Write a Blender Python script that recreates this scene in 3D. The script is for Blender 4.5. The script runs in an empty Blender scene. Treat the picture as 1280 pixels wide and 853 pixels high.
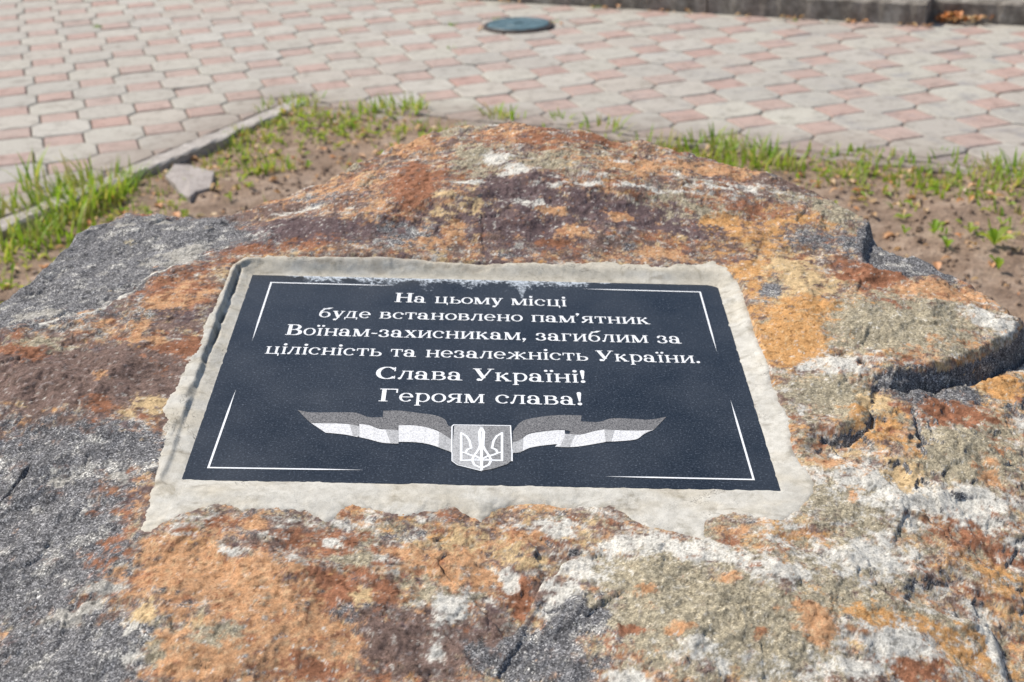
import bpy, math, random
import numpy as np
from mathutils import Vector, Matrix

random.seed(7)
RNG = np.random.default_rng(7)
scene = bpy.context.scene
COL = scene.collection

# ---------------------------------------------------------------- camera, sky, sun, exposure
CAM_H = 1.2367
WM = np.array([[0.9993, -0.03753, 0.0], [-0.01552, -0.41325, 0.91049], [-0.03417, -0.90985, -0.41354]])  # camera axes in the world
CAM = np.array([0.0, 0.0, CAM_H])
F_PX = 1680.0
cam_data = bpy.data.cameras.new('camera')
cam = bpy.data.objects.new('camera', cam_data)
COL.objects.link(cam)
cam_data.sensor_width = 36.0
cam_data.lens = 36.0 * F_PX / 1280.0
cam_data.clip_start = 0.05
cam_data.clip_end = 2000.0
cx_, cy_, cz_ = WM[:, 0], -WM[:, 1], -WM[:, 2]
cam.matrix_world = Matrix(((cx_[0], cy_[0], cz_[0], 0.0), (cx_[1], cy_[1], cz_[1], 0.0), (cx_[2], cy_[2], cz_[2], CAM_H), (0, 0, 0, 1)))
cam_data.dof.use_dof = True
cam_data.dof.focus_distance = 1.36
cam_data.dof.aperture_fstop = 8.8
scene.camera = cam

SUN_EL = math.radians(55)
SUN_AZ = math.radians(-64)      # from +Y towards +X
sun_dir = Vector((math.sin(SUN_AZ) * math.cos(SUN_EL), math.cos(SUN_AZ) * math.cos(SUN_EL), math.sin(SUN_EL)))
world = bpy.data.worlds.new('World')
scene.world = world
world.use_nodes = True
wn = world.node_tree
sky = wn.nodes.new('ShaderNodeTexSky')
sky.sky_type = 'NISHITA'
sky.sun_disc = False
sky.sun_elevation = SUN_EL
sky.sun_rotation = SUN_AZ
sky.air_density = 1.0
sky.dust_density = 1.5
bg = wn.nodes['Background']
bg.inputs['Strength'].default_value = 0.105
wn.links.new(sky.outputs[0], bg.inputs['Color'])
sun_data = bpy.data.lights.new('sun', 'SUN')
sun_data.energy = 4.1
sun_data.angle = math.radians(0.55)
sun_data.color = (1.0, 0.95, 0.87)
sun = bpy.data.objects.new('sun', sun_data)
COL.objects.link(sun)
sun.rotation_euler = sun_dir.to_track_quat('Z', 'Y').to_euler()
scene.view_settings.view_transform = 'Standard'
scene.view_settings.look = 'None'
scene.view_settings.exposure = 0.24
scene.view_settings.gamma = 1.0
scene.cycles.max_bounces = 6


# ---------------------------------------------------------------- numeric helpers
def srgb(r, g, b):
    c = np.array([r, g, b], float) / 255.0
    return np.where(c <= 0.04045, c / 12.92, ((c + 0.055) / 1.055) ** 2.4)


def _hash(ix, iy, seed):
    h = (ix.astype(np.int64) * 374761393 + iy.astype(np.int64) * 668265263 + seed * 2147483647 + 1274126177) & 0xFFFFFFFF
    h = ((h ^ (h >> 13)) * 1274126177) & 0xFFFFFFFF
    h = ((h ^ (h >> 16)) * 2246822519) & 0xFFFFFFFF
    return (h ^ (h >> 15)) & 0xFFFF


_ANG = np.linspace(0, 2 * np.pi, 257)[:-1]
_GX, _GY = np.cos(_ANG), np.sin(_ANG)


_PERM = np.random.default_rng(3).permutation(256).astype(np.int16)
_PERM = np.concatenate([_PERM, _PERM])
_GX32, _GY32 = _GX.astype(np.float32) * 1.5, _GY.astype(np.float32) * 1.5


def perlin(x, y, seed=0):
    ix, iy = np.floor(x), np.floor(y)
    fx, fy = (x - ix).astype(np.float32), (y - iy).astype(np.float32)
    ix = (ix.astype(np.int32) + seed * 37) & 255
    iy = (iy.astype(np.int32) + seed * 91) & 255
    ux, uy = fx * fx * fx * (fx * (fx * 6 - 15) + 10), fy * fy * fy * (fy * (fy * 6 - 15) + 10)
    p0, p1 = _PERM[ix], _PERM[ix + 1]

    def c(p, dx, dy):
        k = _PERM[p + ((iy + dy) & 255)]
        return _GX32[k] * (fx - dx) + _GY32[k] * (fy - dy)
    a0 = c(p0, 0, 0)
    a = a0 + ux * (c(p1, 1, 0) - a0)
    b0 = c(p0, 0, 1)
    b = b0 + ux * (c(p1, 1, 1) - b0)
    return a + uy * (b - a)


def fbm(x, y, f, octaves=4, seed=0, gain=0.5, lac=2.07):
    out, a, tot = 0.0, 1.0, 0.0
    for o in range(octaves):
        out = out + a * perlin(x * f + 17.3 * o, y * f - 9.1 * o, seed + o * 13)
        tot += a
        a *= gain
        f *= lac
    return out / tot ** 0.8


def facets(x, y, f, seed):
    """broken-stone relief: jittered cells, each a flat tilted chip with its own step"""
    X, Y = x * f, y * f
    ix, iy = np.floor(X).astype(np.int32), np.floor(Y).astype(np.int32)
    best = np.full(X.shape, 1e9, np.float32)
    val = np.zeros(X.shape, np.float32)
    for dx in (-1, 0, 1):
        for dy in (-1, 0, 1):
            k1 = _PERM[(_PERM[(ix + dx + seed * 37) & 255] + ((iy + dy + seed * 91) & 255))]
            k2 = _PERM[k1 + 17]
            k3 = _PERM[k2 + 31]
            cx = ix + dx + .15 + .7 * k1 / 255.0
            cy = iy + dy + .15 + .7 * k2 / 255.0
            q = (X - cx) ** 2 + (Y - cy) ** 2
            m = q < best
            best = np.where(m, q, best)
            a = k3 * .0246
            val = np.where(m, (k2 - 128) / 255.0 * .7 + (X - cx) * np.cos(a) * .8 + (Y - cy) * np.sin(a) * .8, val)
    return val


def white(x, y, f, seed):
    return _hash(np.floor(x * f), np.floor(y * f), seed) / 65535.0


def sstep(t):
    t = np.clip(t, 0, 1)
    return t * t * (3 - 2 * t)


def poly_sdf(px, py, poly):
    """signed distance, positive inside"""
    d2 = np.full(px.shape, 1e9)
    inside = np.zeros(px.shape, bool)
    n = len(poly)
    for i in range(n):
        ax, ay = poly[i]
        bx, by = poly[(i + 1) % n]
        ex, ey = bx - ax, by - ay
        t = np.clip(((px - ax) * ex + (py - ay) * ey) / (ex * ex + ey * ey + 1e-12), 0, 1)
        d2 = np.minimum(d2, (px - ax - t * ex) ** 2 + (py - ay - t * ey) ** 2)
        cond = (ay > py) != (by > py)
        with np.errstate(divide='ignore', invalid='ignore'):
            xi = ax + (py - ay) * ex / (ey if ey != 0 else 1e-12)
        inside ^= cond & (px < xi)
    return np.where(inside, 1, -1) * np.sqrt(d2)


def line_dist(px, py, pts, vals=None):
    """distance to an open polyline, signed by side (left of travel positive), and the value carried by its nearest point"""
    d2 = np.full(px.shape, 1e9)
    sg = np.ones(px.shape)
    vv = np.zeros(px.shape)
    for i in range(len(pts) - 1):
        ax, ay = pts[i]
        bx, by = pts[i + 1]
        ex, ey = bx - ax, by - ay
        t = np.clip(((px - ax) * ex + (py - ay) * ey) / (ex * ex + ey * ey + 1e-12), 0, 1)
        q = (px - ax - t * ex) ** 2 + (py - ay - t * ey) ** 2
        m = q < d2
        d2 = np.where(m, q, d2)
        s = ex * (py - ay) - ey * (px - ax)
        sg = np.where(m, np.sign(s), sg)
        if vals is not None:
            vv = np.where(m, vals[i] + t * (vals[i + 1] - vals[i]), vv)
    return np.sqrt(d2), sg, vv


# ---------------------------------------------------------------- survey of the place
def ray(x, y):
    return WM @ np.array([(x - 640.0) / F_PX, (y - 426.5) / F_PX, 1.0])


def ground(x, y, z=0.0):
    d = ray(x, y)
    return CAM + d * ((z - CAM_H) / d[2])


# the frame of the plaque: origin at its top left corner, U along its top edge, V up its face, N out of it
P0 = np.array([-0.33015128, 1.61082589, 0.6123388])
PU = np.array([0.99798124, -0.00259416, -0.06345633])
PV = np.array([0.00857414, 0.99552128, 0.09414812])
PN = np.cross(PU, PV)
PW, PH = 0.6, 0.449


def plane_pt(x, y, h=0.0):
    d = ray(x, y)
    o = P0 + PN * h
    q = CAM + d * (((o - CAM) @ PN) / (d @ PN)) - P0
    return q @ PU, q @ PV


# ---------------------------------------------------------------- object helpers
def new_mesh(name, verts, faces, mat=None, smooth=False):
    me = bpy.data.meshes.new(name)
    me.from_pydata([tuple(v) for v in verts], [], [tuple(f) for f in faces])
    me.update()
    if mat:
        me.materials.append(mat)
    if smooth:
        me.shade_smooth()
    return me


def link(name, me, parent=None, loc=None, rotz=None, **props):
    o = bpy.data.objects.new(name, me)
    COL.objects.link(o)
    if parent is not None:
        o.parent = parent
    if loc is not None:
        o.location = loc
    if rotz is not None:
        o.rotation_euler = (0, 0, rotz)
    for k, v in props.items():
        o[k] = v
    return o


def empty(name, loc=(0, 0, 0), **props):
    return link(name, None, None, loc, **props)


def grid_mesh(name, X, Y, Z, keep=None, mat=None, colors=None, extra=None, to_world=None):
    """X, Y, Z: 2-D arrays of vertex positions; keep: mask of cells"""
    ny, nx = X.shape
    idx = np.arange(ny * nx).reshape(ny, nx)
    q = np.stack([idx[:-1, :-1], idx[:-1, 1:], idx[1:, 1:], idx[1:, :-1]], -1).reshape(-1, 4)
    if keep is not None:
        q = q[keep.reshape(-1)]
    used = np.zeros(ny * nx, bool)
    used[q.ravel()] = True
    remap = np.cumsum(used) - 1
    q = remap[q]
    co = np.stack([X, Y, Z], -1).reshape(-1, 3)[used]
    if to_world is not None:
        co = to_world(co)
    me = bpy.data.meshes.new(name)
    me.vertices.add(len(co))
    me.vertices.foreach_set('co', co.astype(np.float32).ravel())
    me.loops.add(q.size)
    me.loops.foreach_set('vertex_index', q.astype(np.int32).ravel())
    me.polygons.add(len(q))
    me.polygons.foreach_set('loop_start', np.arange(0, q.size, 4, dtype=np.int32))
    me.polygons.foreach_set('loop_total', np.full(len(q), 4, dtype=np.int32))
    me.polygons.foreach_set('use_smooth', np.ones(len(q), bool))
    me.update(calc_edges=True)
    if colors is not None:
        a = me.attributes.new('Col', 'FLOAT_COLOR', 'POINT')
        c = np.ones((len(co), 4), np.float32)
        c[:, :3] = colors.reshape(-1, 3)[used]
        a.data.foreach_set('color', c.ravel())
    for nm, arr in (extra or {}).items():
        a = me.attributes.new(nm, 'FLOAT', 'POINT')
        a.data.foreach_set('value', arr.reshape(-1)[used].astype(np.float32))
    if mat:
        me.materials.append(mat)
    return me


# ---------------------------------------------------------------- materials
class NT:
    def __init__(self, name):
        self.m = bpy.data.materials.new(name)
        self.m.use_nodes = True
        self.t = self.m.node_tree
        self.b = self.t.nodes['Principled BSDF']

    def n(self, typ, **kw):
        nd = self.t.nodes.new(typ)
        for k, v in kw.items():
            if k.startswith('_'):
                setattr(nd, k[1:], v)
            else:
                nd.inputs[k.replace('_', ' ')].default_value = v
        return nd

    def l(self, a, b):
        self.t.links.new(a, b)

    def coords(self, kind='Object'):
        return self.n('ShaderNodeTexCoord').outputs[kind]

    def noise(self, vec, scale, detail=4, rough=0.6, dist=0.0):
        nd = self.n('ShaderNodeTexNoise', Scale=scale, Detail=detail, Roughness=rough, Distortion=dist)
        self.l(vec, nd.inputs['Vector'])
        return nd.outputs['Fac']

    def ramp(self, fac, stops, interp='LINEAR'):
        nd = self.n('ShaderNodeValToRGB')
        cr = nd.color_ramp
        cr.interpolation = interp
        while len(cr.elements) < len(stops):
            cr.elements.new(0.5)
        for e, (p, c) in zip(cr.elements, stops):
            e.position = p
            e.color = (*c, 1) if len(c) == 3 else c
        self.l(fac, nd.inputs['Fac'])
        return nd.outputs['Color']

    def mix(self, fac, a, b, mode='MIX'):
        nd = self.n('ShaderNodeMix', _data_type='RGBA', _blend_type=mode)
        for s, v in ((0, fac), (6, a), (7, b)):
            if isinstance(v, (int, float)):
                nd.inputs[s].default_value = v
            elif isinstance(v, tuple):
                nd.inputs[s].default_value = (*v, 1)
            else:
                self.l(v, nd.inputs[s])
        return nd.outputs[2]

    def math(self, op, a, b=0.0, c=None):
        nd = self.n('ShaderNodeMath', _operation=op)
        for s, v in enumerate((a, b) if c is None else (a, b, c)):
            if isinstance(v, (int, float)):
                nd.inputs[s].default_value = v
            else:
                self.l(v, nd.inputs[s])
        return nd.outputs[0]

    def bump(self, h, strength, dist):
        nd = self.n('ShaderNodeBump', Strength=strength, Distance=dist)
        self.l(h, nd.inputs['Height'])
        self.l(nd.outputs[0], self.b.inputs['Normal'])
        return nd

    def rough(self, v):
        self.b.inputs['Roughness'].default_value = v

    def color(self, v):
        if isinstance(v, tuple):
            self.b.inputs['Base Color'].default_value = (*v, 1)
        else:
            self.l(v, self.b.inputs['Base Color'])


def T(c):
    return tuple(float(x) for x in c)


def mat_rock():
    k = NT('weathered_rock')
    v = k.coords()
    at = k.n('ShaderNodeAttribute', _attribute_name='Col')
    gr = k.n('ShaderNodeAttribute', _attribute_name='grain').outputs['Fac']
    n1 = k.noise(v, 420, 5, 0.72)
    n2 = k.noise(v, 1100, 3, 0.7)
    f1 = k.ramp(n1, [(0.30, (0.62, 0.62, 0.62)), (0.5, (1, 1, 1)), (0.68, (1.28, 1.28, 1.28))])
    c = k.mix(1.0, at.outputs['Color'], f1, 'MULTIPLY')
    # crystal speckle: every grain of the stone has its own tone
    cell = k.n('ShaderNodeTexVoronoi', Scale=760.0)
    k.l(v, cell.inputs['Vector'])
    cs = k.n('ShaderNodeSeparateColor')
    k.l(cell.outputs['Color'], cs.inputs[0])
    sp = k.ramp(cs.outputs[0], [(0.0, (0.30, 0.30, 0.31)), (0.35, (0.62, 0.62, 0.63)), (0.7, (1.0, 1.0, 1.0)), (0.88, (1.45, 1.45, 1.44)), (1.0, (2.3, 2.3, 2.25))])
    c2 = k.mix(1.0, c, sp, 'MULTIPLY')
    c = k.mix(gr, c, c2)
    sp2 = k.ramp(cs.outputs[1], [(0.0, (0.84, 0.83, 0.82)), (0.5, (1.0, 1.0, 1.0)), (1.0, (1.10, 1.10, 1.09))])
    c = k.mix(1.0, c, sp2, 'MULTIPLY')
    # pits and dark grit
    vo = k.n('ShaderNodeTexVoronoi', Scale=300.0)
    k.l(v, vo.inputs['Vector'])
    pit = k.ramp(vo.outputs['Distance'], [(0.10, (0.5, 0.48, 0.46)), (0.22, (1, 1, 1))])
    pm = k.ramp(k.noise(v, 60, 3), [(0.42, (0, 0, 0)), (0.6, (1, 1, 1))])
    c = k.mix(k.math('MULTIPLY', pm, 0.6), c, k.mix(1.0, c, pit, 'MULTIPLY'))
    k.color(c)
    k.rough(0.82)
    k.b.inputs['Specular IOR Level'].default_value = 0.12
    h = k.math('ADD', k.math('MULTIPLY', k.noise(v, 110, 3, 0.5), 1.2), k.math('ADD', k.math('MULTIPLY', n1, 0.5), k.math('MULTIPLY', cs.outputs[2], 0.25)))
    k.bump(h, 0.42, 0.0011)
    return k.m


def mat_mortar():
    k = NT('cement_mortar')
    v = k.coords()
    at = k.n('ShaderNodeAttribute', _attribute_name='Col')
    n1 = k.noise(v, 90, 6, 0.7)
    c = k.mix(1.0, at.outputs['Color'], k.ramp(n1, [(0.3, (0.80, 0.79, 0.77)), (0.6, (1.06, 1.06, 1.06))]), 'MULTIPLY')
    n0 = k.noise(v, 26, 5, 0.75, 0.6)
    c = k.mix(1.0, c, k.ramp(n0, [(0.32, (0.70, 0.68, 0.64)), (0.46, (1, 1, 1))]), 'MULTIPLY')
    cr = k.math('ABSOLUTE', k.math('SUBTRACT', k.noise(v, 13, 5, 0.7, 0.8), 0.5))
    cg = k.ramp(k.noise(v, 7, 2, 0.5), [(0.52, (0, 0, 0)), (0.60, (1, 1, 1))])
    c = k.mix(k.math('MULTIPLY', k.ramp(cr, [(0.0, (0.8, 0.8, 0.8)), (0.006, (0, 0, 0))]), cg), c, (0.10, 0.085, 0.07))
    fine = k.noise(v, 900, 3, 0.7)
    c = k.mix(1.0, c, k.ramp(fine, [(0.34, (0.80, 0.79, 0.77)), (0.5, (1, 1, 1))]), 'MULTIPLY')
    k.color(c)
    k.rough(0.9)
    k.bump(k.math('ADD', n1, k.math('MULTIPLY', fine, 0.45)), 0.6, 0.0016)
    return k.m


def mat_plaque():
    k = NT('polished_black_granite')
    v = k.coords()
    n1 = k.noise(v, 430, 4, 0.75)
    base = k.ramp(n1, [(0.40, (0.005, 0.008, 0.012)), (0.55, (0.013, 0.019, 0.028)), (0.64, (0.060, 0.072, 0.090)), (0.72, (0.22, 0.24, 0.27))])
    mp = k.n('ShaderNodeMapping')
    mp.inputs['Scale'].default_value = (1.0, 2.6, 1.0)
    mp.inputs['Rotation'].default_value = (0, 0, 0.35)
    k.l(v, mp.inputs['Vector'])
    sc = k.noise(mp.outputs[0], 75, 4, 0.75)
    base = k.mix(k.ramp(sc, [(0.60, (0, 0, 0)), (0.76, (0.45, 0.45, 0.45))]), base, (0.10, 0.115, 0.14))
    # film of dust
    du = k.noise(v, 9, 5, 0.65)
    base = k.mix(k.ramp(du, [(0.35, (0.0, 0.0, 0.0)), (0.75, (0.06, 0.06, 0.06))]), base, (0.36, 0.38, 0.42))
    # lime wash running down from the top edge
    sx = k.n('ShaderNodeSeparateXYZ')
    k.l(v, sx.inputs[0])
    x, y = sx.outputs[0], sx.outputs[1]
    ln = k.noise(v, 190, 5, 0.8)
    big = k.noise(v, 38, 3, 0.6)
    w1 = k.ramp(x, [(0.04, (0, 0, 0)), (0.09, (1, 1, 1)), (0.40, (1, 1, 1)), (0.47, (0, 0, 0))])
    R_ = k.math('MULTIPLY', k.math('MULTIPLY_ADD', k.math('MAXIMUM', k.math('SUBTRACT', big, 0.36), 0.0), 0.075, 0.002), w1)
    val = k.math('SUBTRACT', k.math('MULTIPLY_ADD', k.math('SUBTRACT', ln, 0.5), 7.0, 0.9), k.math('DIVIDE', k.math('MULTIPLY', y, -1.0), k.math('MAXIMUM', R_, 0.0003)))
    wash = k.ramp(val, [(0.0, (0, 0, 0)), (0.8, (0.9, 0.9, 0.9))])
    # one drip
    dx = k.math('ABSOLUTE', k.math('SUBTRACT', x, 0.346))
    w = k.math('ADD', k.math('MULTIPLY', k.math('ADD', y, 0.048), 0.22), k.math('MULTIPLY', k.math('SUBTRACT', ln, 0.5), 0.012))
    drip = k.math('MULTIPLY', k.math('LESS_THAN', dx, w), k.math('GREATER_THAN', y, -0.048))
    wash = k.math('MAXIMUM', wash, k.math('MULTIPLY', drip, k.ramp(k.noise(v, 260, 3, .7), [(0.40, (0, 0, 0)), (0.6, (0.8, 0.8, 0.8))])))
    c = k.mix(k.math('MULTIPLY', wash, 0.85), base, (0.60, 0.66, 0.72))
    k.color(c)
    rr = k.n('ShaderNodeMath', _operation='MULTIPLY_ADD')
    k.l(du, rr.inputs[0])
    rr.inputs[1].default_value = 0.22
    rr.inputs[2].default_value = 0.20
    k.l(k.math('ADD', rr.outputs[0], k.math('MULTIPLY', wash, 0.4)), k.b.inputs['Roughness'])
    k.bump(n1, 0.06, 0.0004)
    return k.m


def mat_etch(name, lo, hi, scale, cut=(0.35, 0.6)):
    k = NT(name)
    v = k.coords()
    n = k.noise(v, scale, 4, 0.75)
    c = k.ramp(n, [(cut[0], lo), (cut[1], hi)])
    k.color(c)
    k.rough(0.75)
    return k.m


def mat_paver(name, tones, dirt=(0.16, 0.135, 0.115)):
    k = NT(name)
    v = k.coords()
    geo = k.n('ShaderNodeNewGeometry')
    oi = k.n('ShaderNodeObjectInfo')
    r = k.math('FRACT', k.math('ADD', geo.outputs['Random Per Island'], oi.outputs['Random']))
    tones = [tuple(q * w_ for q, w_ in zip(t_, (.93, .94, .96))) for t_ in tones]
    base = k.ramp(r, [(i / (len(tones) - 1), c) for i, c in enumerate(tones)])
    pos = geo.outputs['Position']
    n1 = k.noise(pos, 110, 5, 0.75)
    c = k.mix(1.0, base, k.ramp(n1, [(0.3, (0.74, 0.73, 0.72)), (0.62, (1.12, 1.12, 1.12))]), 'MULTIPLY')
    n2 = k.noise(pos, 1.7, 6, 0.66)
    c = k.mix(k.ramp(n2, [(0.30, (0.20, 0.20, 0.20)), (0.70, (0.68, 0.68, 0.68))]), c, (0.335, 0.295, 0.262))
    ds = []
    for n_, c_ in ((nL, LB), (nR, RB)):
        dt = k.n('ShaderNodeVectorMath', _operation='DOT_PRODUCT')
        k.l(pos, dt.inputs[0])
        dt.inputs[1].default_value = (float(n_[0]), float(n_[1]), 0.0)
        ds.append(k.math('SUBTRACT', dt.outputs['Value'], float(c_)))
    dd = k.math('MAXIMUM', ds[0], ds[1])
    earth = k.math('MULTIPLY', k.ramp(k.math('ADD', dd, k.math('MULTIPLY', k.noise(pos, 5, 5, .7), .5)), [(0.25, (0.85, 0.85, 0.85)), (0.55, (0.0, 0.0, 0.0))]), 0.9)
    c = k.mix(earth, c, (0.27, 0.22, 0.18))
    n4 = k.noise(pos, 16, 6, 0.75)
    c = k.mix(1.0, c, k.ramp(n4, [(0.34, (0.66, 0.64, 0.62)), (0.5, (1, 1, 1))]), 'MULTIPLY')
    oc = k.n('ShaderNodeSeparateXYZ')
    k.l(v, oc.inputs[0])
    # scuffed dark marks, strongest on the right half of the square
    n3 = k.noise(pos, 7.5, 5, 0.7)
    sx = k.n('ShaderNodeSeparateXYZ')
    k.l(pos, sx.inputs[0])
    side = k.ramp(k.math('MULTIPLY_ADD', sx.outputs[0], 0.25, 0.35), [(0.2, (0.0, 0.0, 0.0)), (0.8, (0.55, 0.55, 0.55))])
    st = k.math('MULTIPLY', k.ramp(n3, [(0.54, (0, 0, 0)), (0.68, (1, 1, 1))]), side)
    c = k.mix(st, c, (0.17, 0.17, 0.19))
    k.color(c)
    k.rough(0.85)
    k.bump(n1, 0.5, 0.002)
    return k.m


def mat_simple(name, stops, scale, detail=5, rough=0.9, bump=0.5, bdist=0.003, world_pos=True, fine=None):
    k = NT(name)
    v = k.n('ShaderNodeNewGeometry').outputs['Position'] if world_pos else k.coords()
    n = k.noise(v, scale, detail, 0.68)
    c = k.ramp(n, stops)
    if fine:
        nf = k.noise(v, fine, 4, 0.7)
        c = k.mix(1.0, c, k.ramp(nf, [(0.33, (0.6, 0.6, 0.6)), (0.5, (1, 1, 1)), (0.68, (1.3, 1.3, 1.3))]), 'MULTIPLY')
    k.color(c)
    k.rough(rough)
    if bump:
        k.bump(n if not fine else nf, bump, bdist)
    return k.m


def mat_leafy(name, tones, transl=0.45):
    k = NT(name)
    at = k.n('ShaderNodeAttribute', _attribute_name='tone')
    c = k.ramp(at.outputs['Fac'], [(i / (len(tones) - 1), t) for i, t in enumerate(tones)])
    k.color(c)
    k.rough(0.55)
    tr = k.n('ShaderNodeBsdfTranslucent')
    k.l(k.mix(1.0, c, (1.3, 1.25, 0.7), 'MULTIPLY'), tr.inputs['Color'])
    ms = k.n('ShaderNodeMixShader')
    ms.inputs[0].default_value = transl
    out = k.t.nodes['Material Output']
    k.l(k.b.outputs[0], ms.inputs[1])
    k.l(tr.outputs[0], ms.inputs[2])
    k.l(ms.outputs[0], out.inputs['Surface'])
    return k.m


M_ROCK = mat_rock()
M_MORTAR = mat_mortar()
M_PLAQUE = mat_plaque()
M_LETTER = mat_etch('engraved_white', (0.62, 0.64, 0.66), (0.84, 0.85, 0.86), 700)
M_BAND_LIGHT = mat_etch('engraved_light_tone', (0.38, 0.38, 0.39), (0.74, 0.74, 0.74), 620, (0.34, 0.58))
M_BAND_DARK = mat_etch('engraved_dim_tone', (0.035, 0.036, 0.042), (0.24, 0.235, 0.235), 640, (0.38, 0.62))
M_SHIELD = mat_etch('engraved_shield_tone', (0.08, 0.08, 0.088), (0.30, 0.30, 0.30), 640, (0.36, 0.6))
M_SAND = mat_simple('joint_sand', [(0.3, (0.09, 0.075, 0.06)), (0.7, (0.20, 0.17, 0.135))], 30, fine=240)
M_SOIL = mat_simple('bare_soil', [(0.3, (0.20, 0.13, 0.085)), (0.5, (0.33, 0.23, 0.16)), (0.72, (0.48, 0.36, 0.27))], 13, fine=120, bump=1.0, bdist=0.010)
M_KERB = mat_simple('old_kerb_concrete', [(0.3, (0.11, 0.09, 0.072)), (0.5, (0.24, 0.21, 0.175)), (0.7, (0.42, 0.38, 0.33))], 13, fine=150, bump=0.8, bdist=0.004)
M_BORDER = mat_simple('bed_edging_concrete', [(0.3, (0.30, 0.26, 0.225)), (0.7, (0.46, 0.42, 0.38))], 14, fine=140)
M_WALK = mat_simple('upper_pavement', [(0.3, (0.38, 0.33, 0.30)), (0.7, (0.50, 0.45, 0.42))], 4, fine=90)
M_IRON = mat_simple('weathered_teal_paint', [(0.35, (0.045, 0.085, 0.095)), (0.65, (0.10, 0.17, 0.19))], 22, rough=0.5, bump=0.2, fine=150)
M_IRON_RIM = mat_simple('rusty_iron_rim', [(0.35, (0.03, 0.028, 0.03)), (0.65, (0.09, 0.06, 0.045))], 30, rough=0.7, fine=150)
M_SLATE = mat_simple('grey_slab_stone', [(0.3, (0.28, 0.24, 0.215)), (0.7, (0.42, 0.375, 0.345))], 20, fine=170)
M_GRASS = mat_leafy('grass_blades', [(0.07, 0.15, 0.015), (0.16, 0.30, 0.025), (0.26, 0.42, 0.045), (0.38, 0.44, 0.09), (0.50, 0.42, 0.20)])
M_DRY = mat_leafy('dry_leaf', [(0.36, 0.19, 0.08), (0.50, 0.30, 0.13), (0.60, 0.43, 0.24), (0.62, 0.25, 0.08), (0.56, 0.48, 0.34)], 0.2)

# ---------------------------------------------------------------- the boulder: height of its surface over the plaque's plane
CTRL_PX = [
    (350, 318, .015), (560, 318, .016), (750, 320, .014), (900, 325, .012), (960, 420, .011), (1000, 520, .006), (1030, 640, .002),
    (850, 672, .000), (650, 655, .000), (420, 660, .000), (200, 640, .002), (190, 520, .007), (240, 420, .011), (280, 340, .014),
    (500, 250, .040), (560, 172, .036), (640, 200, .052), (760, 232, .048), (900, 250, .032), (1020, 270, .022), (400, 270, .022),
    (300, 288, .004), (350, 252, -.006), (200, 300, -.010), (130, 300, -.022), (60, 360, -.034), (100, 420, .006), (0, 418, .002),
    (120, 393, .008), (190, 347, .010), (100, 480, .012), (0, 520, .002), (60, 620, -.010), (0, 700, -.03), (100, 800, -.022),
    (0, 853, -.045), (200, 760, -.004), (400, 760, -.004), (600, 760, -.010), (640, 853, -.020), (800, 760, .002), (900, 853, -.006),
    (1000, 700, .006), (1150, 760, -.010), (1280, 853, -.045), (1000, 350, .018), (1100, 400, .016), (1200, 392, .010),
    (1255, 405, .004), (1150, 440, .014), (1060, 470, .012), (1200, 560, .008), (1100, 600, .004), (1280, 600, -.008), (1200, 680, -.012)]
_c = np.array([[*plane_pt(x, y, h), h] for x, y, h in CTRL_PX])
_c = np.vstack([_c, [[-.5, -.4, -.06], [-.4, -.85, -.12], [.4, -1.0, -.06], [1.0, -.8, -.12], [1.1, -.3, -.03]]])


def _tps(r2):
    return r2 * np.log(r2 + 1e-9) * 0.5


_n = len(_c)
_K = _tps((_c[:, None, 0] - _c[None, :, 0]) ** 2 + (_c[:, None, 1] - _c[None, :, 1]) ** 2) + np.eye(_n) * 2e-4
_A = np.zeros((_n + 3, _n + 3))
_A[:_n, :_n] = _K
_A[:_n, _n:] = np.c_[np.ones(_n), _c[:, :2]]
_A[_n:, :_n] = _A[:_n, _n:].T
_W = np.linalg.solve(_A, np.r_[_c[:, 2], 0, 0, 0])


def macro(u, v):
    u = np.asarray(u, float)
    v = np.asarray(v, float)
    out = _W[_n] + _W[_n + 1] * u + _W[_n + 2] * v
    for i in range(_n):
        out = out + _W[i] * _tps((u - _c[i, 0]) ** 2 + (v - _c[i, 1]) ** 2)
    return out


def at(x, y):
    """point of the boulder's smooth surface seen at photo position x, y -> (u, v)"""
    h = 0.0
    for _ in range(12):
        u, v = plane_pt(x, y, h)
        h = 0.5 * h + 0.5 * float(macro(u, v))
    return u, v


def A(pts):
    return [at(*p) for p in pts]


OUT_BACK = [(0, 372, -.045), (60, 322, -.045), (108, 278, -.035), (150, 258, -.03), (225, 262, -.025), (290, 258, -.015), (350, 238, -.006),
            (410, 214, .01), (458, 186, .025), (490, 166, .034), (560, 149, .036), (640, 152, .042), (720, 164, .044), (800, 180, .04),
            (900, 204, .032), (980, 219, .025), (1050, 243, .02), (1092, 268, .015), (1104, 284, .006), (1135, 318, 0), (1200, 343, .002),
            (1278, 382, .0)]
OUTLINE = [plane_pt(x, y, h) for x, y, h in OUT_BACK] + [(1.02, -.12), (1.09, -.28), (1.1, -.5), (.98, -.82), (.6, -1.0), (.05, -1.0),
                                                        (-.42, -.85), (-.58, -.52), (-.52, -.28), (-.40, -.14)]


def rr_sdf(u, v):
    """distance outside the plaque's rectangle (corners slightly rounded, the upper right one more)"""
    cu, cv = PW / 2, -PH / 2
    rad = np.where((u > cu) & (v > cv), 0.016, 0.003)
    qx = np.abs(u - cu) - PW / 2 + rad
    qy = np.abs(v - cv) - PH / 2 + rad
    return np.hypot(np.maximum(qx, 0), np.maximum(qy, 0)) + np.minimum(np.maximum(qx, qy), 0) - rad


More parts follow.
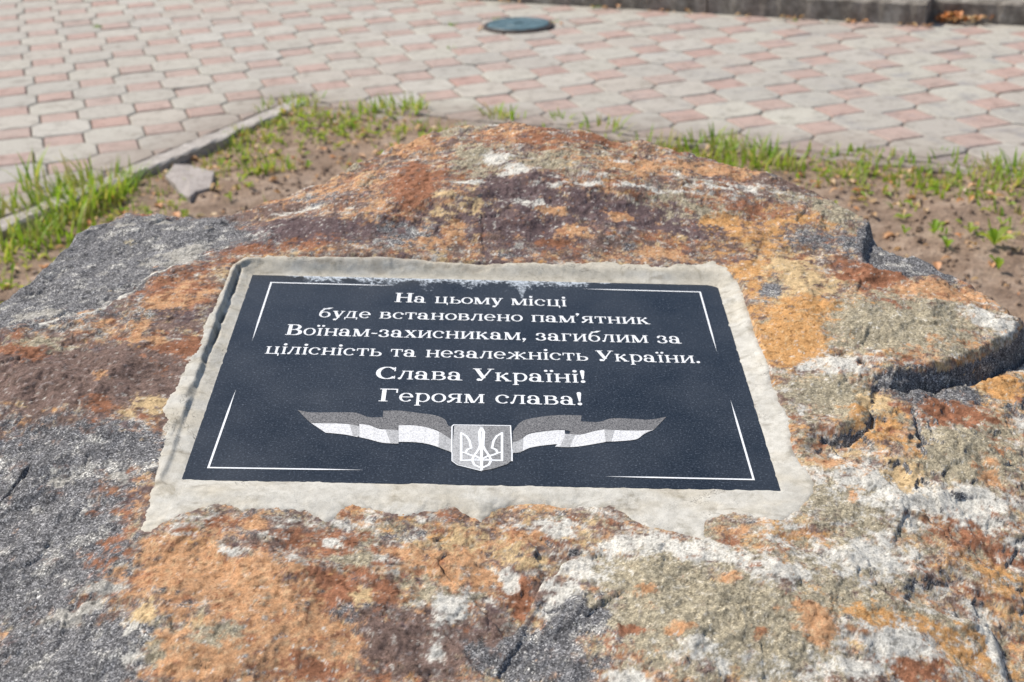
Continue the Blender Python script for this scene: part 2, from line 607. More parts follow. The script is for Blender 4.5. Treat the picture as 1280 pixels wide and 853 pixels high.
LEDGE = A([(988, 566), (1002, 548), (1013, 527), (1048, 531), (1071, 516), (1063, 497), (1078, 478), (1087, 459), (1108, 462), (1160, 456),
           (1205, 446), (1227, 437), (1263, 417), (1284, 385)]) + [(1.12, -.02)]
LEDGE_D = [0, .009, .013, .015, .014, .011, .009, .007, .014, .026, .027, .030, .036, .040, .040]
NICK = A([(1096, 262), (1086, 280), (1077, 300), (1077, 322), (1092, 340), (1130, 350), (1180, 350), (1215, 352)])
NICK_D = [.016, .017, .016, .012, .010, .009, .006, .0]
SPLIT = A([(775, 672), (745, 680), (705, 698), (684, 728), (660, 768), (645, 797), (620, 806), (560, 812)])
SPLIT_D = [0, .006, .014, .019, .018, .014, .005, 0]
VEIN = A([(-60, 440), (0, 415), (60, 408), (120, 394), (165, 362), (190, 345), (225, 330), (262, 318), (300, 300), (360, 288)])
VEIN_D = [.004, .006, .006, .007, .007, .006, .004, .003, .002, 0]
RIDGE = A([(960, 668), (1000, 690), (1100, 742), (1180, 768), (1236, 790), (1256, 850), (1260, 920)])
RIDGE_D = [0, .005, .009, .010, .012, .012, .012]
LEFTSTEP = A([(215, 655), (190, 690), (160, 735), (140, 770), (165, 800), (170, 860)])
CRACKS = [(A([(-20, 640), (8, 618), (28, 600), (34, 590)]), .0012, .005), (A([(100, 596), (110, 588), (112, 572)]), .0010, .003),
          (A([(1144, 502), (1152, 520), (1160, 540)]), .002, .006),
          (A([(1154, 530), (1160, 538), (1152, 545)]), .0025, .008), (A([(1080, 449), (1084, 453)]), .004, .012),
          (A([(470, 176), (455, 190), (438, 204)]), .003, .006), (A([(690, 176), (668, 184)]), .0015, .003)]


def rock_height(u, v, detail=True):
    wu = u + 0.006 * fbm(u, v, 14, 3, 51)
    wv = v + 0.006 * fbm(u, v, 14, 3, 52)
    macro0 = macro(u, v)
    h = macro0
    # ledges: one side sits lower, easing back further out
    jag_u = u + 0.0060 * fbm(u, v, 22, 4, 61, 0.45)
    jag_v = v + 0.0060 * fbm(u, v, 22, 4, 62, 0.45)
    for pts, dd, side, wid, ease in ((LEDGE, LEDGE_D, -1, .019, .30), (NICK, NICK_D, 1, .012, .12), (SPLIT, SPLIT_D, -1, .004, .12),
                                     (VEIN, VEIN_D, 1, .010, .12), (RIDGE, RIDGE_D, 1, .016, .16)):
        d, s, val = line_dist(jag_u, jag_v, pts, dd)
        m = (s == side)
        h = h - np.where(m, val * sstep(d / wid) * np.exp(-d / ease), 0)
        if pts is LEDGE:
            h = h - np.where(m, np.minimum(val * .35, .008) * np.exp(-((d - .0195) / .0026) ** 2), 0)
        h = h + np.where(~m, val * 0.05 * np.exp(-d / .02), 0)
    for pts, wd, dep in CRACKS:
        d, s, _ = line_dist(jag_u, jag_v, pts)
        h = h - dep * np.exp(-(d / wd) ** 2)
    if detail:
        n1 = fbm(u, v, 5, 3, 1)
        n2 = fbm(wu, wv * 1.3, 22, 4, 2, 0.55)
        rid = np.abs(fbm(wu, wv, 9, 4, 3, 0.55))
        st = fbm(wu * 0.55 + wv * 0.2, wv * 1.9, 26, 4, 4, 0.6)
        vq = v + 1.5 * (h - macro0)
        am = .3 + .7 * sstep((rr_sdf(u, v) - .03) / .09)
        h0 = h
        h = h + 0.007 * n1 + 0.0024 * n2 - 0.008 * rid + 0.0014 * st + 0.0022
        # flat chips: stepped noise
        q = fbm(wu, wv, 16, 3, 8) * 5
        h = h + 0.0017 * (np.floor(q) + sstep((q - np.floor(q)) * 5 - 0.0))
        h = h0 + (h - h0) * am
        h = h + 0.0004 * fbm(u, vq, 120, 3, 5, 0.65)
        h = h + am * 0.0028 * facets(u + .03 * fbm(u, v, 6, 3, 21), v * 1.3 + .03 * fbm(u, v, 6, 3, 22), 6.5, 23)
        fa_ = .35 + .65 * sstep(.5 + 1.5 * fbm(u, v, 4, 2, 12))
        h = h + am * fa_ * (0.0030 * facets(wu, wv * 1.3 + .3 * wu, 17, 5) + 0.0011 * facets(wu + .4 * wv, vq * 1.4, 48, 6))
        steep = sstep(np.abs(h0 - macro0) / .01)
        h = h + steep * (0.0015 * fbm(u, vq, 40, 4, 9, 0.6) + 0.0035 * facets(wu, vq, 42, 15))
    d = poly_sdf(u + 0.014 * fbm(u, v, 9, 4, 31), v + 0.010 * fbm(u, v, 9, 4, 32), OUTLINE)
    w = 0.035
    fall = np.where(d < w, 0.05 * np.clip(1 - d / w, 0, None) ** 2, 0)
    fall = np.where(d < 0, 0.05 - 2.6 * d * (1 + 0.25 * fbm(u, v, 11, 3, 33)), fall)
    return h - fall, d


# ---- mortar bed round the plaque
MORTAR_OUT = A([(300, 320), (345, 316), (380, 323), (420, 318), (470, 327), (530, 322), (590, 331), (640, 322), (700, 327), (760, 321),
                (830, 329), (895, 321), (918, 335), (928, 352), (938, 380), (948, 412), (966, 450), (978, 484), (992, 520), (1000, 562),
                (1024, 596), (1024, 620), (1008, 640), (990, 656), (940, 650), (892, 655), (885, 682), (845, 674), (800, 664), (762, 640),
                (700, 636), (655, 626), (604, 654), (560, 642), (500, 649), (440, 642), (408, 664), (380, 646), (320, 645), (270, 640),
                (228, 652), (196, 672), (160, 700), (176, 640), (180, 612), (192, 570), (196, 512), (216, 474), (240, 432), (252, 400),
                (266, 368), (288, 336)])


def mortar_parts(u, v, rock_h):
    d = rr_sdf(u, v)
    cu, cv = PW / 2, -PH / 2
    ax, ay = (u - cu) / (PW / 2), (v - cv) / (PH / 2)
    wl = np.clip((-ax - np.abs(ay) * .85) * 4, 0, 1)
    wt = np.clip((ay - np.abs(ax) * .85) * 4, 0, 1)
    ww = 0.034 - 0.012 * wl - 0.010 * wt
    ww = ww * (1 + .25 * fbm(u, v, 18, 3, 71))
    o = poly_sdf(u + 0.008 * fbm(u, v, 20, 5, 72, .66), v + 0.009 * fbm(u, v, 20, 5, 73, .66), MORTAR_OUT)
    o = o - .002 + .003 * fbm(u, v, 90, 3, 66, .7)
    o = np.maximum(o, np.minimum(0.027 + .004 * fbm(u, v, 40, 3, 79) - d, .006))
    t2 = sstep(o / .030)
    lip = rock_h * (1 - t2) + (macro(u, v) + 0.0005) * t2 + 0.0002
    t = sstep(d / ww)
    tl = .28 * sstep(d / .015) + .72 * sstep((d - .0155 - .003 * fbm(u, v, 20, 3, 70)) / .005)
    t = t * (1 - wl) + tl * wl
    h = 0.0006 * np.clip(d / .003, -4, 1) + t * (lip - 0.0006)
    h = h + 0.0007 * facets(u + .004 * fbm(u, v, 30, 3, 69), v, 38, 68) * sstep((d - .004) / .01) + 0.0010 * fbm(u, v, 16, 3, 74) * sstep((d - .002) / .01) + 0.0004 * fbm(u, v, 90, 3, 75) * sstep((d - .002) / .01)
    h = h + 0.0007 * fbm(u, v, 70, 3, 76) * (1 - sstep((d - .001) / .006))
    fringe = 0.0032 * (1 - sstep((o + .002) / .012))
    h = h - fringe * sstep(d / .006)
    # gap worn along the left wall
    gd, gs, gv = line_dist(u + .002 * fbm(u, v, 40, 3, 77), v, [(-.016, .006), (-.016, -.06), (-.017, -.16), (-.020, -.30), (-.022, -.42)], [.005, .007, .005, .003, .001])
    groove = gv * np.exp(-(gd / .0021) ** 2) * sstep(fbm(u, v, 22, 4, 78) * 3 + .7)
    h = h - groove
    return h, d, o, groove


# ---- vertex grid: fine where the photograph looks, coarser round the back and sides
def axis(segs):
    out = []
    for a, b, s in segs:
        n = max(1, int(round((b - a) / s)))
        out.append(np.linspace(a, b, n, endpoint=False))
    out.append([segs[-1][1]])
    return np.concatenate(out)


gu = axis([(-.90, -.60, .008), (-.60, -.34, .004), (-.34, 1.02, .0016), (1.02, 1.15, .003), (1.15, 1.40, .007)])
gv_ = axis([(-1.30, -1.05, .008), (-1.05, -.76, .004), (-.76, -.45, .0020), (-.45, .12, .0021), (.12, .60, .0026), (.60, .86, .007)])
U, V = np.meshgrid(gu, gv_)
RH, RD = rock_height(U, V)
MH, MD, MO, MG = mortar_parts(U, V, RH)
# seat cut for plaque and mortar
inside_seat = (MD < 0.09) & (MO > 0)
RH2 = np.where((MD < 0.004), -0.030, RH)
RH2 = np.where(inside_seat & (MD >= 0.004), np.minimum(RH2, MH - 0.002 + .005 * (1 - sstep(MO / .013)) * sstep((MD - .02) / .01)), RH2)

# ---- mineral colours: patches compete, noise frays their borders
CLS = {
    'A': srgb(188, 142, 92), 'P': srgb(160, 156, 148), 'G': srgb(114, 113, 114), 'B': srgb(112, 93, 85), 'R': srgb(142, 98, 74), 'O': srgb(186, 144, 108), 'Y': srgb(194, 168, 128),
    'W': srgb(204, 200, 190), 'L': srgb(158, 148, 126), 'D': srgb(98, 82, 82)}
ORDER = list(CLS)
BLOBS = [  # x, y, half width, half height (photo), kind, weight
    (520, 182, 50, 14, 'O', .8), (560, 165, 50, 8, 'L', 1.0), (515, 228, 28, 24, 'R', 1.4), (430, 236, 52, 16, 'O', .7), (400, 222, 40, 8, 'L', 1.0), (450, 200, 24, 8, 'G', 1.0), (470, 262, 60, 14, 'O', .6), (565, 262, 60, 18, 'Y', .9),
    (600, 200, 40, 20, 'L', 1.0), (640, 240, 60, 20, 'D', 1.3), (640, 285, 110, 22, 'D', 1.2), (617, 197, 18, 7, 'W', 2.2), (645, 217, 22, 7, 'W', 1.8),
    (590, 230, 30, 4, 'W', 1.4), (700, 232, 40, 3, 'W', 1.2), (800, 236, 70, 2.5, 'W', 1.2), (880, 238, 50, 2.5, 'W', .9), (700, 172, 90, 10, 'R', .9), (640, 168, 40, 8, 'O', .9),
    (720, 200, 90, 18, 'L', 1.0), (785, 204, 60, 8, 'O', 1.5), (780, 201, 22, 3, 'W', 1.4), (775, 268, 24, 9, 'O', 2.4), (716, 290, 26, 10, 'O', 2.0), (690, 262, 24, 9, 'O', 1.5),
    (770, 262, 90, 18, 'D', 1.1), (690, 305, 30, 8, 'R', 1.0), (660, 252, 28, 7, 'W', 1.5), (850, 260, 60, 16, 'L', 1.1), (850, 290, 60, 14, 'D', .8), (900, 215, 50, 8, 'O', 1.2),
    (960, 240, 80, 9, 'W', .8), (985, 232, 60, 8, 'B', .9), (1010, 250, 60, 8, 'L', 1.0), (930, 262, 40, 10, 'R', .9), (900, 278, 34, 12, 'A', 1.4), (985, 278, 46, 12, 'A', 1.5),
    (1015, 300, 40, 10, 'G', 1.2), (1050, 270, 34, 20, 'L', 1.3), (945, 305, 60, 18, 'A', 1.2), (1000, 345, 50, 32, 'Y', 1.4), (990, 400, 56, 36, 'A', 1.3), (940, 345, 30, 20, 'A', 1.3),
    (962, 366, 14, 11, 'G', 2.6), (1075, 345, 36, 13, 'R', 1.5), (1120, 345, 30, 10, 'R', .7), (1195, 370, 46, 13, 'O', 1.7), (1150, 395, 90, 28, 'L', 1.3), (1050, 385, 50, 20, 'A', .8),
    (1050, 400, 40, 16, 'L', .6), (1120, 420, 70, 20, 'L', 1.2), (1230, 395, 30, 18, 'W', .9), (1250, 410, 24, 24, 'W', .7), (1040, 455, 50, 14, 'W', 1.2), (1040, 490, 50, 26, 'L', 1.5), (990, 440, 50, 26, 'A', 1.2),
    (1185, 430, 30, 8, 'O', .9), (830, 318, 24, 8, 'O', 1.8), (1120, 318, 50, 18, 'G', 2.8), (1160, 335, 36, 10, 'G', 2.4), (1095, 300, 16, 22, 'G', 2.6),
    (1100, 520, 50, 24, 'A', 1.4), (1095, 492, 26, 16, 'Y', 1.4), (1108, 527, 14, 8, 'R', 1.8), (1200, 500, 70, 18, 'R', 1.3), (1262, 465, 34, 20, 'A', 1.3), (1230, 545, 60, 36, 'L', 1.2),
    (1250, 547, 16, 8, 'O', 1.8), (1236, 575, 16, 14, 'O', 1.7), (1100, 610, 60, 40, 'W', 1.1), (1140, 590, 26, 36, 'Y', 1.3), (1205, 620, 50, 26, 'W', 1.1), (1040, 575, 16, 7, 'O', 2.2),
    (1180, 560, 40, 30, 'L', .8), (1065, 640, 60, 30, 'L', .9), (1220, 665, 46, 34, 'R', 1.2), (1090, 690, 60, 30, 'W', 1.1), (1066, 618, 7, 10, 'O', 1.8), (1175, 640, 20, 16, 'O', .9),
    (1260, 720, 36, 26, 'A', 1.1), (1010, 700, 40, 16, 'L', 1.0), (1140, 480, 34, 20, 'G', 1.2), (1180, 470, 60, 12, 'G', 1.5),
    (845, 790, 21, 12, 'O', 3.0), (1022, 776, 18, 22, 'O', 2.6), (945, 790, 16, 9, 'O', 2.0), (815, 742, 22, 7, 'O', 1.8), (912, 726, 12, 8, 'O', 1.7), (955, 705, 30, 14, 'R', .8),
    (900, 770, 120, 60, 'L', 1.5), (800, 720, 80, 30, 'L', 1.2), (740, 712, 44, 20, 'W', 1.7), (700, 752, 26, 22, 'W', 1.6), (730, 772, 42, 20, 'G', 2.6), (800, 680, 60, 14, 'W', 1.3),
    (880, 695, 90, 12, 'W', 1.1), (970, 720, 50, 16, 'W', 1.1), (890, 820, 60, 20, 'W', 1.2), (1040, 830, 50, 20, 'W', 1.2), (1090, 765, 60, 14, 'A', 1.4), (1130, 800, 50, 20, 'W', 1.3),
    (1040, 740, 50, 20, 'L', .8), (1205, 805, 46, 34, 'A', 1.2), (1160, 770, 60, 14, 'L', 1.0), (1242, 800, 9, 40, 'W', 1.6), (1150, 835, 40, 18, 'R', 1.0), (790, 790, 24, 8, 'R', 1.7),
    (640, 815, 90, 26, 'G', 1.7), (700, 845, 70, 20, 'G', 1.5), (790, 850, 30, 12, 'W', 1.5), (540, 815, 60, 34, 'B', 1.4), (548, 812, 12, 22, 'W', 1.9), (640, 720, 12, 20, 'W', 2.4), (562, 762, 22, 16, 'W', 1.5), (590, 700, 40, 26, 'O', 1.0),
    (652, 738, 18, 26, 'R', 2.0), (600, 662, 70, 16, 'Y', .9), (660, 690, 34, 16, 'Y', 1.2), (660, 666, 36, 10, 'O', 1.0), (690, 655, 30, 10, 'W', 1.3), (530, 730, 30, 14, 'L', .8),
    (300, 730, 120, 30, 'O', 1.4), (340, 800, 120, 40, 'O', 1.2), (230, 700, 60, 30, 'O', 1.1), (180, 770, 24, 14, 'Y', 1.4), (420, 740, 60, 50, 'R', .8), (260, 660, 60, 10, 'R', .9), (400, 670, 60, 12, 'R', .7),
    (120, 690, 34, 30, 'R', 1.0), (110, 690, 14, 20, 'L', 1.2), (100, 690, 8, 14, 'O', 1.2), (290, 690, 22, 10, 'W', 1.7), (315, 660, 14, 8, 'O', 1.6), (445, 700, 28, 8, 'L', 1.5), (285, 800, 30, 22, 'L', 1.3),
    (410, 675, 14, 6, 'W', 2.2), (330, 735, 12, 8, 'W', 1.1), (430, 770, 26, 18, 'G', 1.0), (470, 790, 30, 30, 'B', 1.2), (240, 835, 40, 14, 'O', 1.5), (200, 830, 16, 18, 'L', 1.3), (390, 830, 60, 16, 'R', 1.1),
    (470, 700, 20, 8, 'W', 1.3), (520, 690, 30, 12, 'O', 1.1), (95, 768, 34, 9, 'P', 3.0), (75, 600, 20, 10, 'P', 2.6), (150, 600, 16, 10, 'P', 2.4), (130, 740, 26, 8, 'P', 2.6), (165, 800, 14, 30, 'W', 1.6), (100, 640, 20, 16, 'W', 1.0),
    (60, 580, 110, 55, 'G', 2.1), (50, 700, 90, 70, 'G', 2.3), (60, 830, 110, 50, 'G', 2.3), (130, 815, 30, 30, 'G', 1.7), (40, 650, 30, 14, 'L', .6), (20, 590, 22, 12, 'B', .9), (160, 560, 26, 22, 'G', 1.3),
    (150, 470, 110, 34, 'B', 1.3), (60, 470, 70, 30, 'B', 1.3), (122, 468, 18, 9, 'O', 2.8), (172, 424, 8, 14, 'O', 2.0), (196, 430, 9, 8, 'O', 1.6), (225, 352, 40, 18, 'R', 1.0), (235, 362, 40, 18, 'O', 1.0), (208, 380, 40, 10, 'O', .9),
    (25, 440, 40, 12, 'R', 1.4), (225, 440, 30, 26, 'R', .9), (238, 400, 26, 20, 'L', .7), (190, 505, 34, 14, 'Y', 1.4), (120, 505, 30, 10, 'R', 1.0), (70, 500, 40, 12, 'W', .5), (210, 390, 30, 8, 'D', 1.0), (175, 395, 30, 10, 'G', 1.1),
    (30, 430, 70, 8, 'L', 1.2), (150, 372, 40, 6, 'W', .8),
    (160, 310, 90, 40, 'G', 2.8), (60, 370, 80, 40, 'G', 2.8), (240, 290, 50, 18, 'G', 2.2), (130, 342, 20, 10, 'P', 3.2), (238, 310, 26, 9, 'P', 3.6), (205, 276, 28, 4, 'P', 3.0), (185, 322, 24, 9, 'P', 3.2), (250, 288, 24, 5, 'L', 3.0), (160, 285, 14, 6, 'P', 3.0), (158, 304, 18, 9, 'L', 3.2),
    (80, 342, 22, 12, 'P', 3.2), (40, 395, 30, 5, 'P', 3.2), (225, 325, 16, 5, 'P', 3.0),
    (350, 292, 70, 12, 'D', 1.5), (300, 300, 50, 10, 'G', 1.5), (345, 258, 50, 6, 'O', .5), (320, 268, 60, 6, 'B', 1.2), (380, 262, 40, 6, 'W', .8), (430, 290, 60, 12, 'D', 1.3), (390, 300, 30, 8, 'R', 1.2), (500, 300, 50, 12, 'G', 1.1), (510, 285, 40, 8, 'G', 1.3), (545, 305, 50, 8, 'O', 1.0), (400, 255, 30, 6, 'G', .8), (320, 310, 30, 7, 'R', 1.1), (570, 290, 14, 14, 'O', 1.3),
]
su, sv_ = U.ravel(), (V + 1.5 * (RH - macro(U, V))).ravel()
fv_ = V.ravel()
wu = su + .010 * fbm(su, sv_, 30, 4, 81, .6) + .003 * fbm(su, sv_, 160, 3, 83, .6)
wv0 = sv_ + .012 * fbm(su, sv_, 30, 4, 82, .6) + .004 * fbm(su, sv_, 160, 3, 84, .6)
wv = wv0
bv_ = wv0 - sv_ + fv_
score = {}
for i, k in enumerate(ORDER):
    s = 0.55 * fbm(wu, wv * 1.25, 13, 4, 100 + 10 * i, .6) + 1.0 * fbm(su, sv_ * 1.25, 44, 5, 105 + 10 * i, .80)
    score[k] = s + {'A': -.20, 'P': -.12, 'G': -.12, 'B': .06, 'R': -.02, 'O': .0, 'Y': -.10, 'W': -.10, 'L': -.04, 'D': -.06}[k]
upper = np.maximum(sstep((fv_ + .02) / .06), sstep((.02 - su) / .08))
for k, dv in (('B', .12), ('D', .10), ('R', .08), ('L', -.10), ('W', -.02)):
    score[k] += dv * upper
lower_right = sstep((su - .35) / .2) * sstep((-.05 - fv_) / .15)
for k, dv in (('W', .12), ('L', .12), ('A', .12), ('D', -.2)):
    score[k] += dv * lower_right
for x, y, rx, ry, k, wgt in BLOBS:
    cu, cv = at(x, y)
    e1, e2 = at(x + rx, y), at(x, y - ry)
    ru, rv = abs(e1[0] - cu), max(abs(e2[1] - cv), .0022)
    m = (np.abs(wu - cu) < 2.6 * ru) & (np.abs(bv_ - cv) < 2.6 * rv)
    q = ((wu[m] - cu) / ru) ** 2 + ((bv_[m] - cv) / rv) ** 2
    score[k][m] += 0.60 * wgt * np.exp(-0.9 * q ** 1.3)
# white lichen seams follow the vein and ridge lines
for pts, wd, a in ((VEIN, .003, .9), (RIDGE, .006, .5), (SPLIT[2:6], .004, .4)):
    d, s, _ = line_dist(wu, bv_, pts)
    score['W'] += a * np.exp(-(d / wd) ** 2)
RHf = RH.ravel()
gvv, guu = np.gradient(RH, gv_, gu)
slope = np.hypot(gvv, guu).ravel()
score['G'] += 1.5 * sstep((slope - .75) / .8) * (np.abs(RH - macro(U, V)).ravel() > .006)          # broken faces are bare grey stone
out_side = RD.ravel() < 0.0
score['G'] += np.where(out_side, .9, 0)
S = np.stack([score[k] for k in ORDER], -1)
E_ = np.exp((S - S.max(-1, keepdims=True)) * 13)
Wt = E_ / E_.sum(-1, keepdims=True)
g1 = fbm(su, sv_, 260, 2, 200, .7)
g2 = fbm(su, sv_, 60, 4, 210, .65)
g3 = fbm(su, sv_, 130, 3, 220, .7)
cols = {k: np.repeat(CLS[k][None, :], len(su), 0) for k in ORDER}
cols['G'] = cols['G'] * (1 + .45 * np.clip(g1, -.7, 1.2) + .45 * g2)[:, None]
gm = (.75 * sstep((fbm(su, sv_ * 1.2, 24, 6, 235, .76) - .14) * 5))[:, None]
cols['G'] = cols['G'] * (1 - gm) + gm * srgb(178, 175, 168) * (1 + .5 * g1)[:, None]
cols['G'] += np.clip(g3 - .32, 0, 1)[:, None] * 1.1 * np.array([.5, .49, .47])
g4 = sstep((fbm(wu, wv, 36, 5, 230, .72) - .12) * 4)[:, None]
cols['O'] = (cols['O'] * (1 - .75 * g4) + .75 * g4 * srgb(150, 104, 78)) * (1 + .20 * g2)[:, None] + np.clip(g3, -.3, .6)[:, None] * np.array([.03, .06, .06])
cols['O'] = cols['O'] * (1 - .45 * sstep((g3 - .15) * 3))[:, None] + (.45 * sstep((g3 - .15) * 3))[:, None] * CLS['Y'][None, :]
cols['R'] = cols['R'] * (1 + .45 * g2 + .3 * g3)[:, None]
cols['W'] = cols['W'] * (1 - .55 * sstep((g1 - .12) * 3) * .7)[:, None]
cols['L'] = cols['L'] * (1 + .75 * g1)[:, None] + np.clip(g3 - .2, 0, 1)[:, None] * .35
cols['B'] = cols['B'] * (1 + .4 * g2 + .3 * g1)[:, None] + np.clip(g3 - .25, 0, 1)[:, None] * .45
cols['D'] = cols['D'] * (1 + .35 * g2)[:, None] + np.clip(g3 - .3, 0, 1)[:, None] * .6
cols['A'] = cols['A'] * (1 + .25 * g2)[:, None] + (.5 * sstep((g3 - .1) * 3))[:, None] * (CLS['Y'] * 1.15 - cols['A'])
cols['P'] = cols['P'] * (1 + .6 * g1 + .3 * g2)[:, None]
cols['Y'] = cols['Y'] * (1 + .25 * g3)[:, None]
RC = sum(Wt[:, i:i + 1] * cols[k] for i, k in enumerate(ORDER))
fa = fbm(su, sv_ * 1.3, 95, 4, 260, .72)
fb = fbm(su, sv_ * 1.3, 105, 4, 270, .72)
zone = sstep(.5 + 1.2 * fbm(su, sv_, 6, 3, 280))
ma = (sstep((fa - .34) * 9) * (.35 + .5 * zone) * (1 - .6 * Wt[:, ORDER.index('G')]))[:, None]
mb = (sstep((fb - .22) * 8) * (.85 - .35 * zone) * (1 - .7 * Wt[:, ORDER.index('G')]))[:, None]
RC = RC * (1 - mb) + mb * RC ** 1.15 * .42
RC = RC * (1 - ma) + ma * CLS['W'][None, :]
RC = RC * (1 + .22 * fbm(su, sv_, 34, 5, 240, .75))[:, None]
RC = np.clip(RC, .012, .80)
GRAIN = Wt[:, ORDER.index('G')] + .30 * Wt[:, ORDER.index('L')] + .15 * Wt[:, ORDER.index('B')] + .3 * Wt[:, ORDER.index('P')] + .06


def to_world(co):
    return P0 + co[:, :1] * PU + co[:, 1:2] * PV + co[:, 2:3] * PN


WZ = P0[2] + U * PU[2] + V * PV[2] + RH2 * PN[2]
kv = WZ > -0.10
keep = kv[:-1, :-1] | kv[1:, :-1] | kv[:-1, 1:] | kv[1:, 1:]
hid = (MD < -0.015)
keep &= ~(hid[:-1, :-1] & hid[1:, 1:])

base = ground(640, 560)
monument = empty('memorial_boulder', (0.1, 1.5, 0.0), label='large rust and grey boulder with a black granite plaque set in its top', category='boulder')
monument_inv = Matrix.Translation((-0.1, -1.5, 0.0))


def part(name, me, parent=monument, **props):
    o = link(name, me, parent, **props)
    if parent is monument:
        o.matrix_parent_inverse = monument_inv
    return o


part('rock', grid_mesh('rock', U, V, RH2, keep, M_ROCK, RC, {'grain': GRAIN}, to_world))

# mortar mesh
mu = axis([(-.16, .78, .0018)])
mv = axis([(-.62, .12, .0020)])
U2, V2 = np.meshgrid(mu, mv)
RH_m, _ = rock_height(U2, V2)
H2, D2, O2, G2 = mortar_parts(U2, V2, RH_m)
mk = (D2 > -.004) & (O2 > -.006)
mkeep = mk[:-1, :-1] & mk[1:, :-1] & mk[:-1, 1:] & mk[1:, 1:]
mc = np.repeat(srgb(196, 192, 182).reshape(1, 1, 3), U2.shape[0], 0).repeat(U2.shape[1], 1)
nn = fbm(U2, V2, 12, 4, 91)[..., None]
mc = mc * (1 + .16 * nn)
beige = sstep(fbm(U2 * .5, V2, 22, 4, 92)[..., None] * 1.6 + .15 + .7 * (V2[..., None] > -.005) + .3 * (U2[..., None] < 0))
mc = mc * (1 - .34 * beige) + .34 * beige * srgb(184, 170, 142)
dark = np.clip(G2 / .006, 0, 1)[..., None]
mc = mc * (1 - .75 * dark) + .75 * dark * srgb(78, 72, 60)
stain = sstep((fbm(U2 * .6, V2 * 2.2, 40, 4, 93)[..., None] - .28) * 3)
mc = mc * (1 - .5 * stain) + .5 * stain * srgb(128, 118, 102)
edge = (1 - sstep((O2 - .001) / .009))[..., None] * sstep(.6 + fbm(U2, V2, 60, 4, 95)[..., None] * 1.5)
mc = mc * (1 - .55 * edge) + .55 * edge * srgb(148, 128, 104)
part('mortar_bed', grid_mesh('mortar_bed', U2, V2, H2, mkeep, M_MORTAR, np.clip(mc, .02, .85), None, to_world))

# ---------------------------------------------------------------- the plaque and its engraving (local space: x = U, y = V)
PM = Matrix(((PU[0], PV[0], PN[0], P0[0]), (PU[1], PV[1], PN[1], P0[1]), (PU[2], PV[2], PN[2], P0[2]), (0, 0, 0, 1)))


def slab(x0, x1, y0, y1, z0, z1, bev):
    vs = []
    for z, e in ((z0, 0), (z1 - bev, 0), (z1, bev)):
        vs += [(x0 + e, y0 + e, z), (x1 - e, y0 + e, z), (x1 - e, y1 - e, z), (x0 + e, y1 - e, z)]
    fs = [(3, 2, 1, 0), (8, 9, 10, 11)]
    for b in (0, 4):
        for i in range(4):
            j = (i + 1) % 4
            fs.append((b + i, b + j, b + 4 + j, b + 4 + i))
    return vs, fs


plaque = part('plaque', new_mesh('plaque', *slab(0, PW, -PH, 0, -.022, 0, .0006), M_PLAQUE))
plaque.matrix_parent_inverse = monument_inv @ PM

_zc = [0]


def flat(name, polys, mat, z=0.0003):
    vs, fs = [], []
    for p in polys:
        _zc[0] = (_zc[0] + 1) % 9
        b = len(vs)
        zz = z + _zc[0] * 0.000012
        vs += [(x, y, zz) for x, y in p]
        area = sum(p[i][0] * p[(i + 1) % len(p)][1] - p[(i + 1) % len(p)][0] * p[i][1] for i in range(len(p)))
        idx = list(range(b, b + len(p)))
        fs.append(idx if area > 0 else idx[::-1])
    return link(name, new_mesh(name, vs, fs, mat), plaque)


ST, TH, SR = .122, .048, .068


def bar(x0, y0, x1, y1):
    return [[(x0, y0), (x1, y0), (x1, y1), (x0, y1)]]


def stem(x, y0=0.0, y1=.7, t=ST, top=True, bot=True, s=SR):
    o = bar(x - t / 2, y0, x + t / 2, y1)
    if top:
        o += bar(x - t / 2 - s, y1 - .052, x + t / 2 + s, y1)
    if bot:
        o += bar(x - t / 2 - s, y0, x + t / 2 + s, y0 + .052)
    return o


def diag(x0, y0, x1, y1, t):
    # horizontal-cut diagonal of horizontal thickness t
    return [[(x0 - t / 2, y0), (x0 + t / 2, y0), (x1 + t / 2, y1), (x1 - t / 2, y1)]]


def arc(cx, cy, rx, ry, a0, a1, wt=ST, wn=TH):
    n = max(6, int(abs(a1 - a0) / 15))
    o, prev = [], None
    for i in range(n + 1):
        a = math.radians(a0 + (a1 - a0) * i / n)
        w = (wn + (wt - wn) * abs(math.cos(a)) ** 1.3) / 2
        c, s = math.cos(a), math.sin(a)
        pi, po = (cx + (rx - w) * c, cy + (ry - w) * s), (cx + (rx + w) * c, cy + (ry + w) * s)
        if prev:
            o.append([prev[0], prev[1], po, pi])
        prev = (pi, po)
    return o


def dot(x, y, r):
    return [[(x + r * math.cos(a * math.pi / 5), y + r * math.sin(a * math.pi / 5)) for a in range(10)]]


def serif(x, y, w=.13):
    return bar(x - w, y, x + w, y + .05)


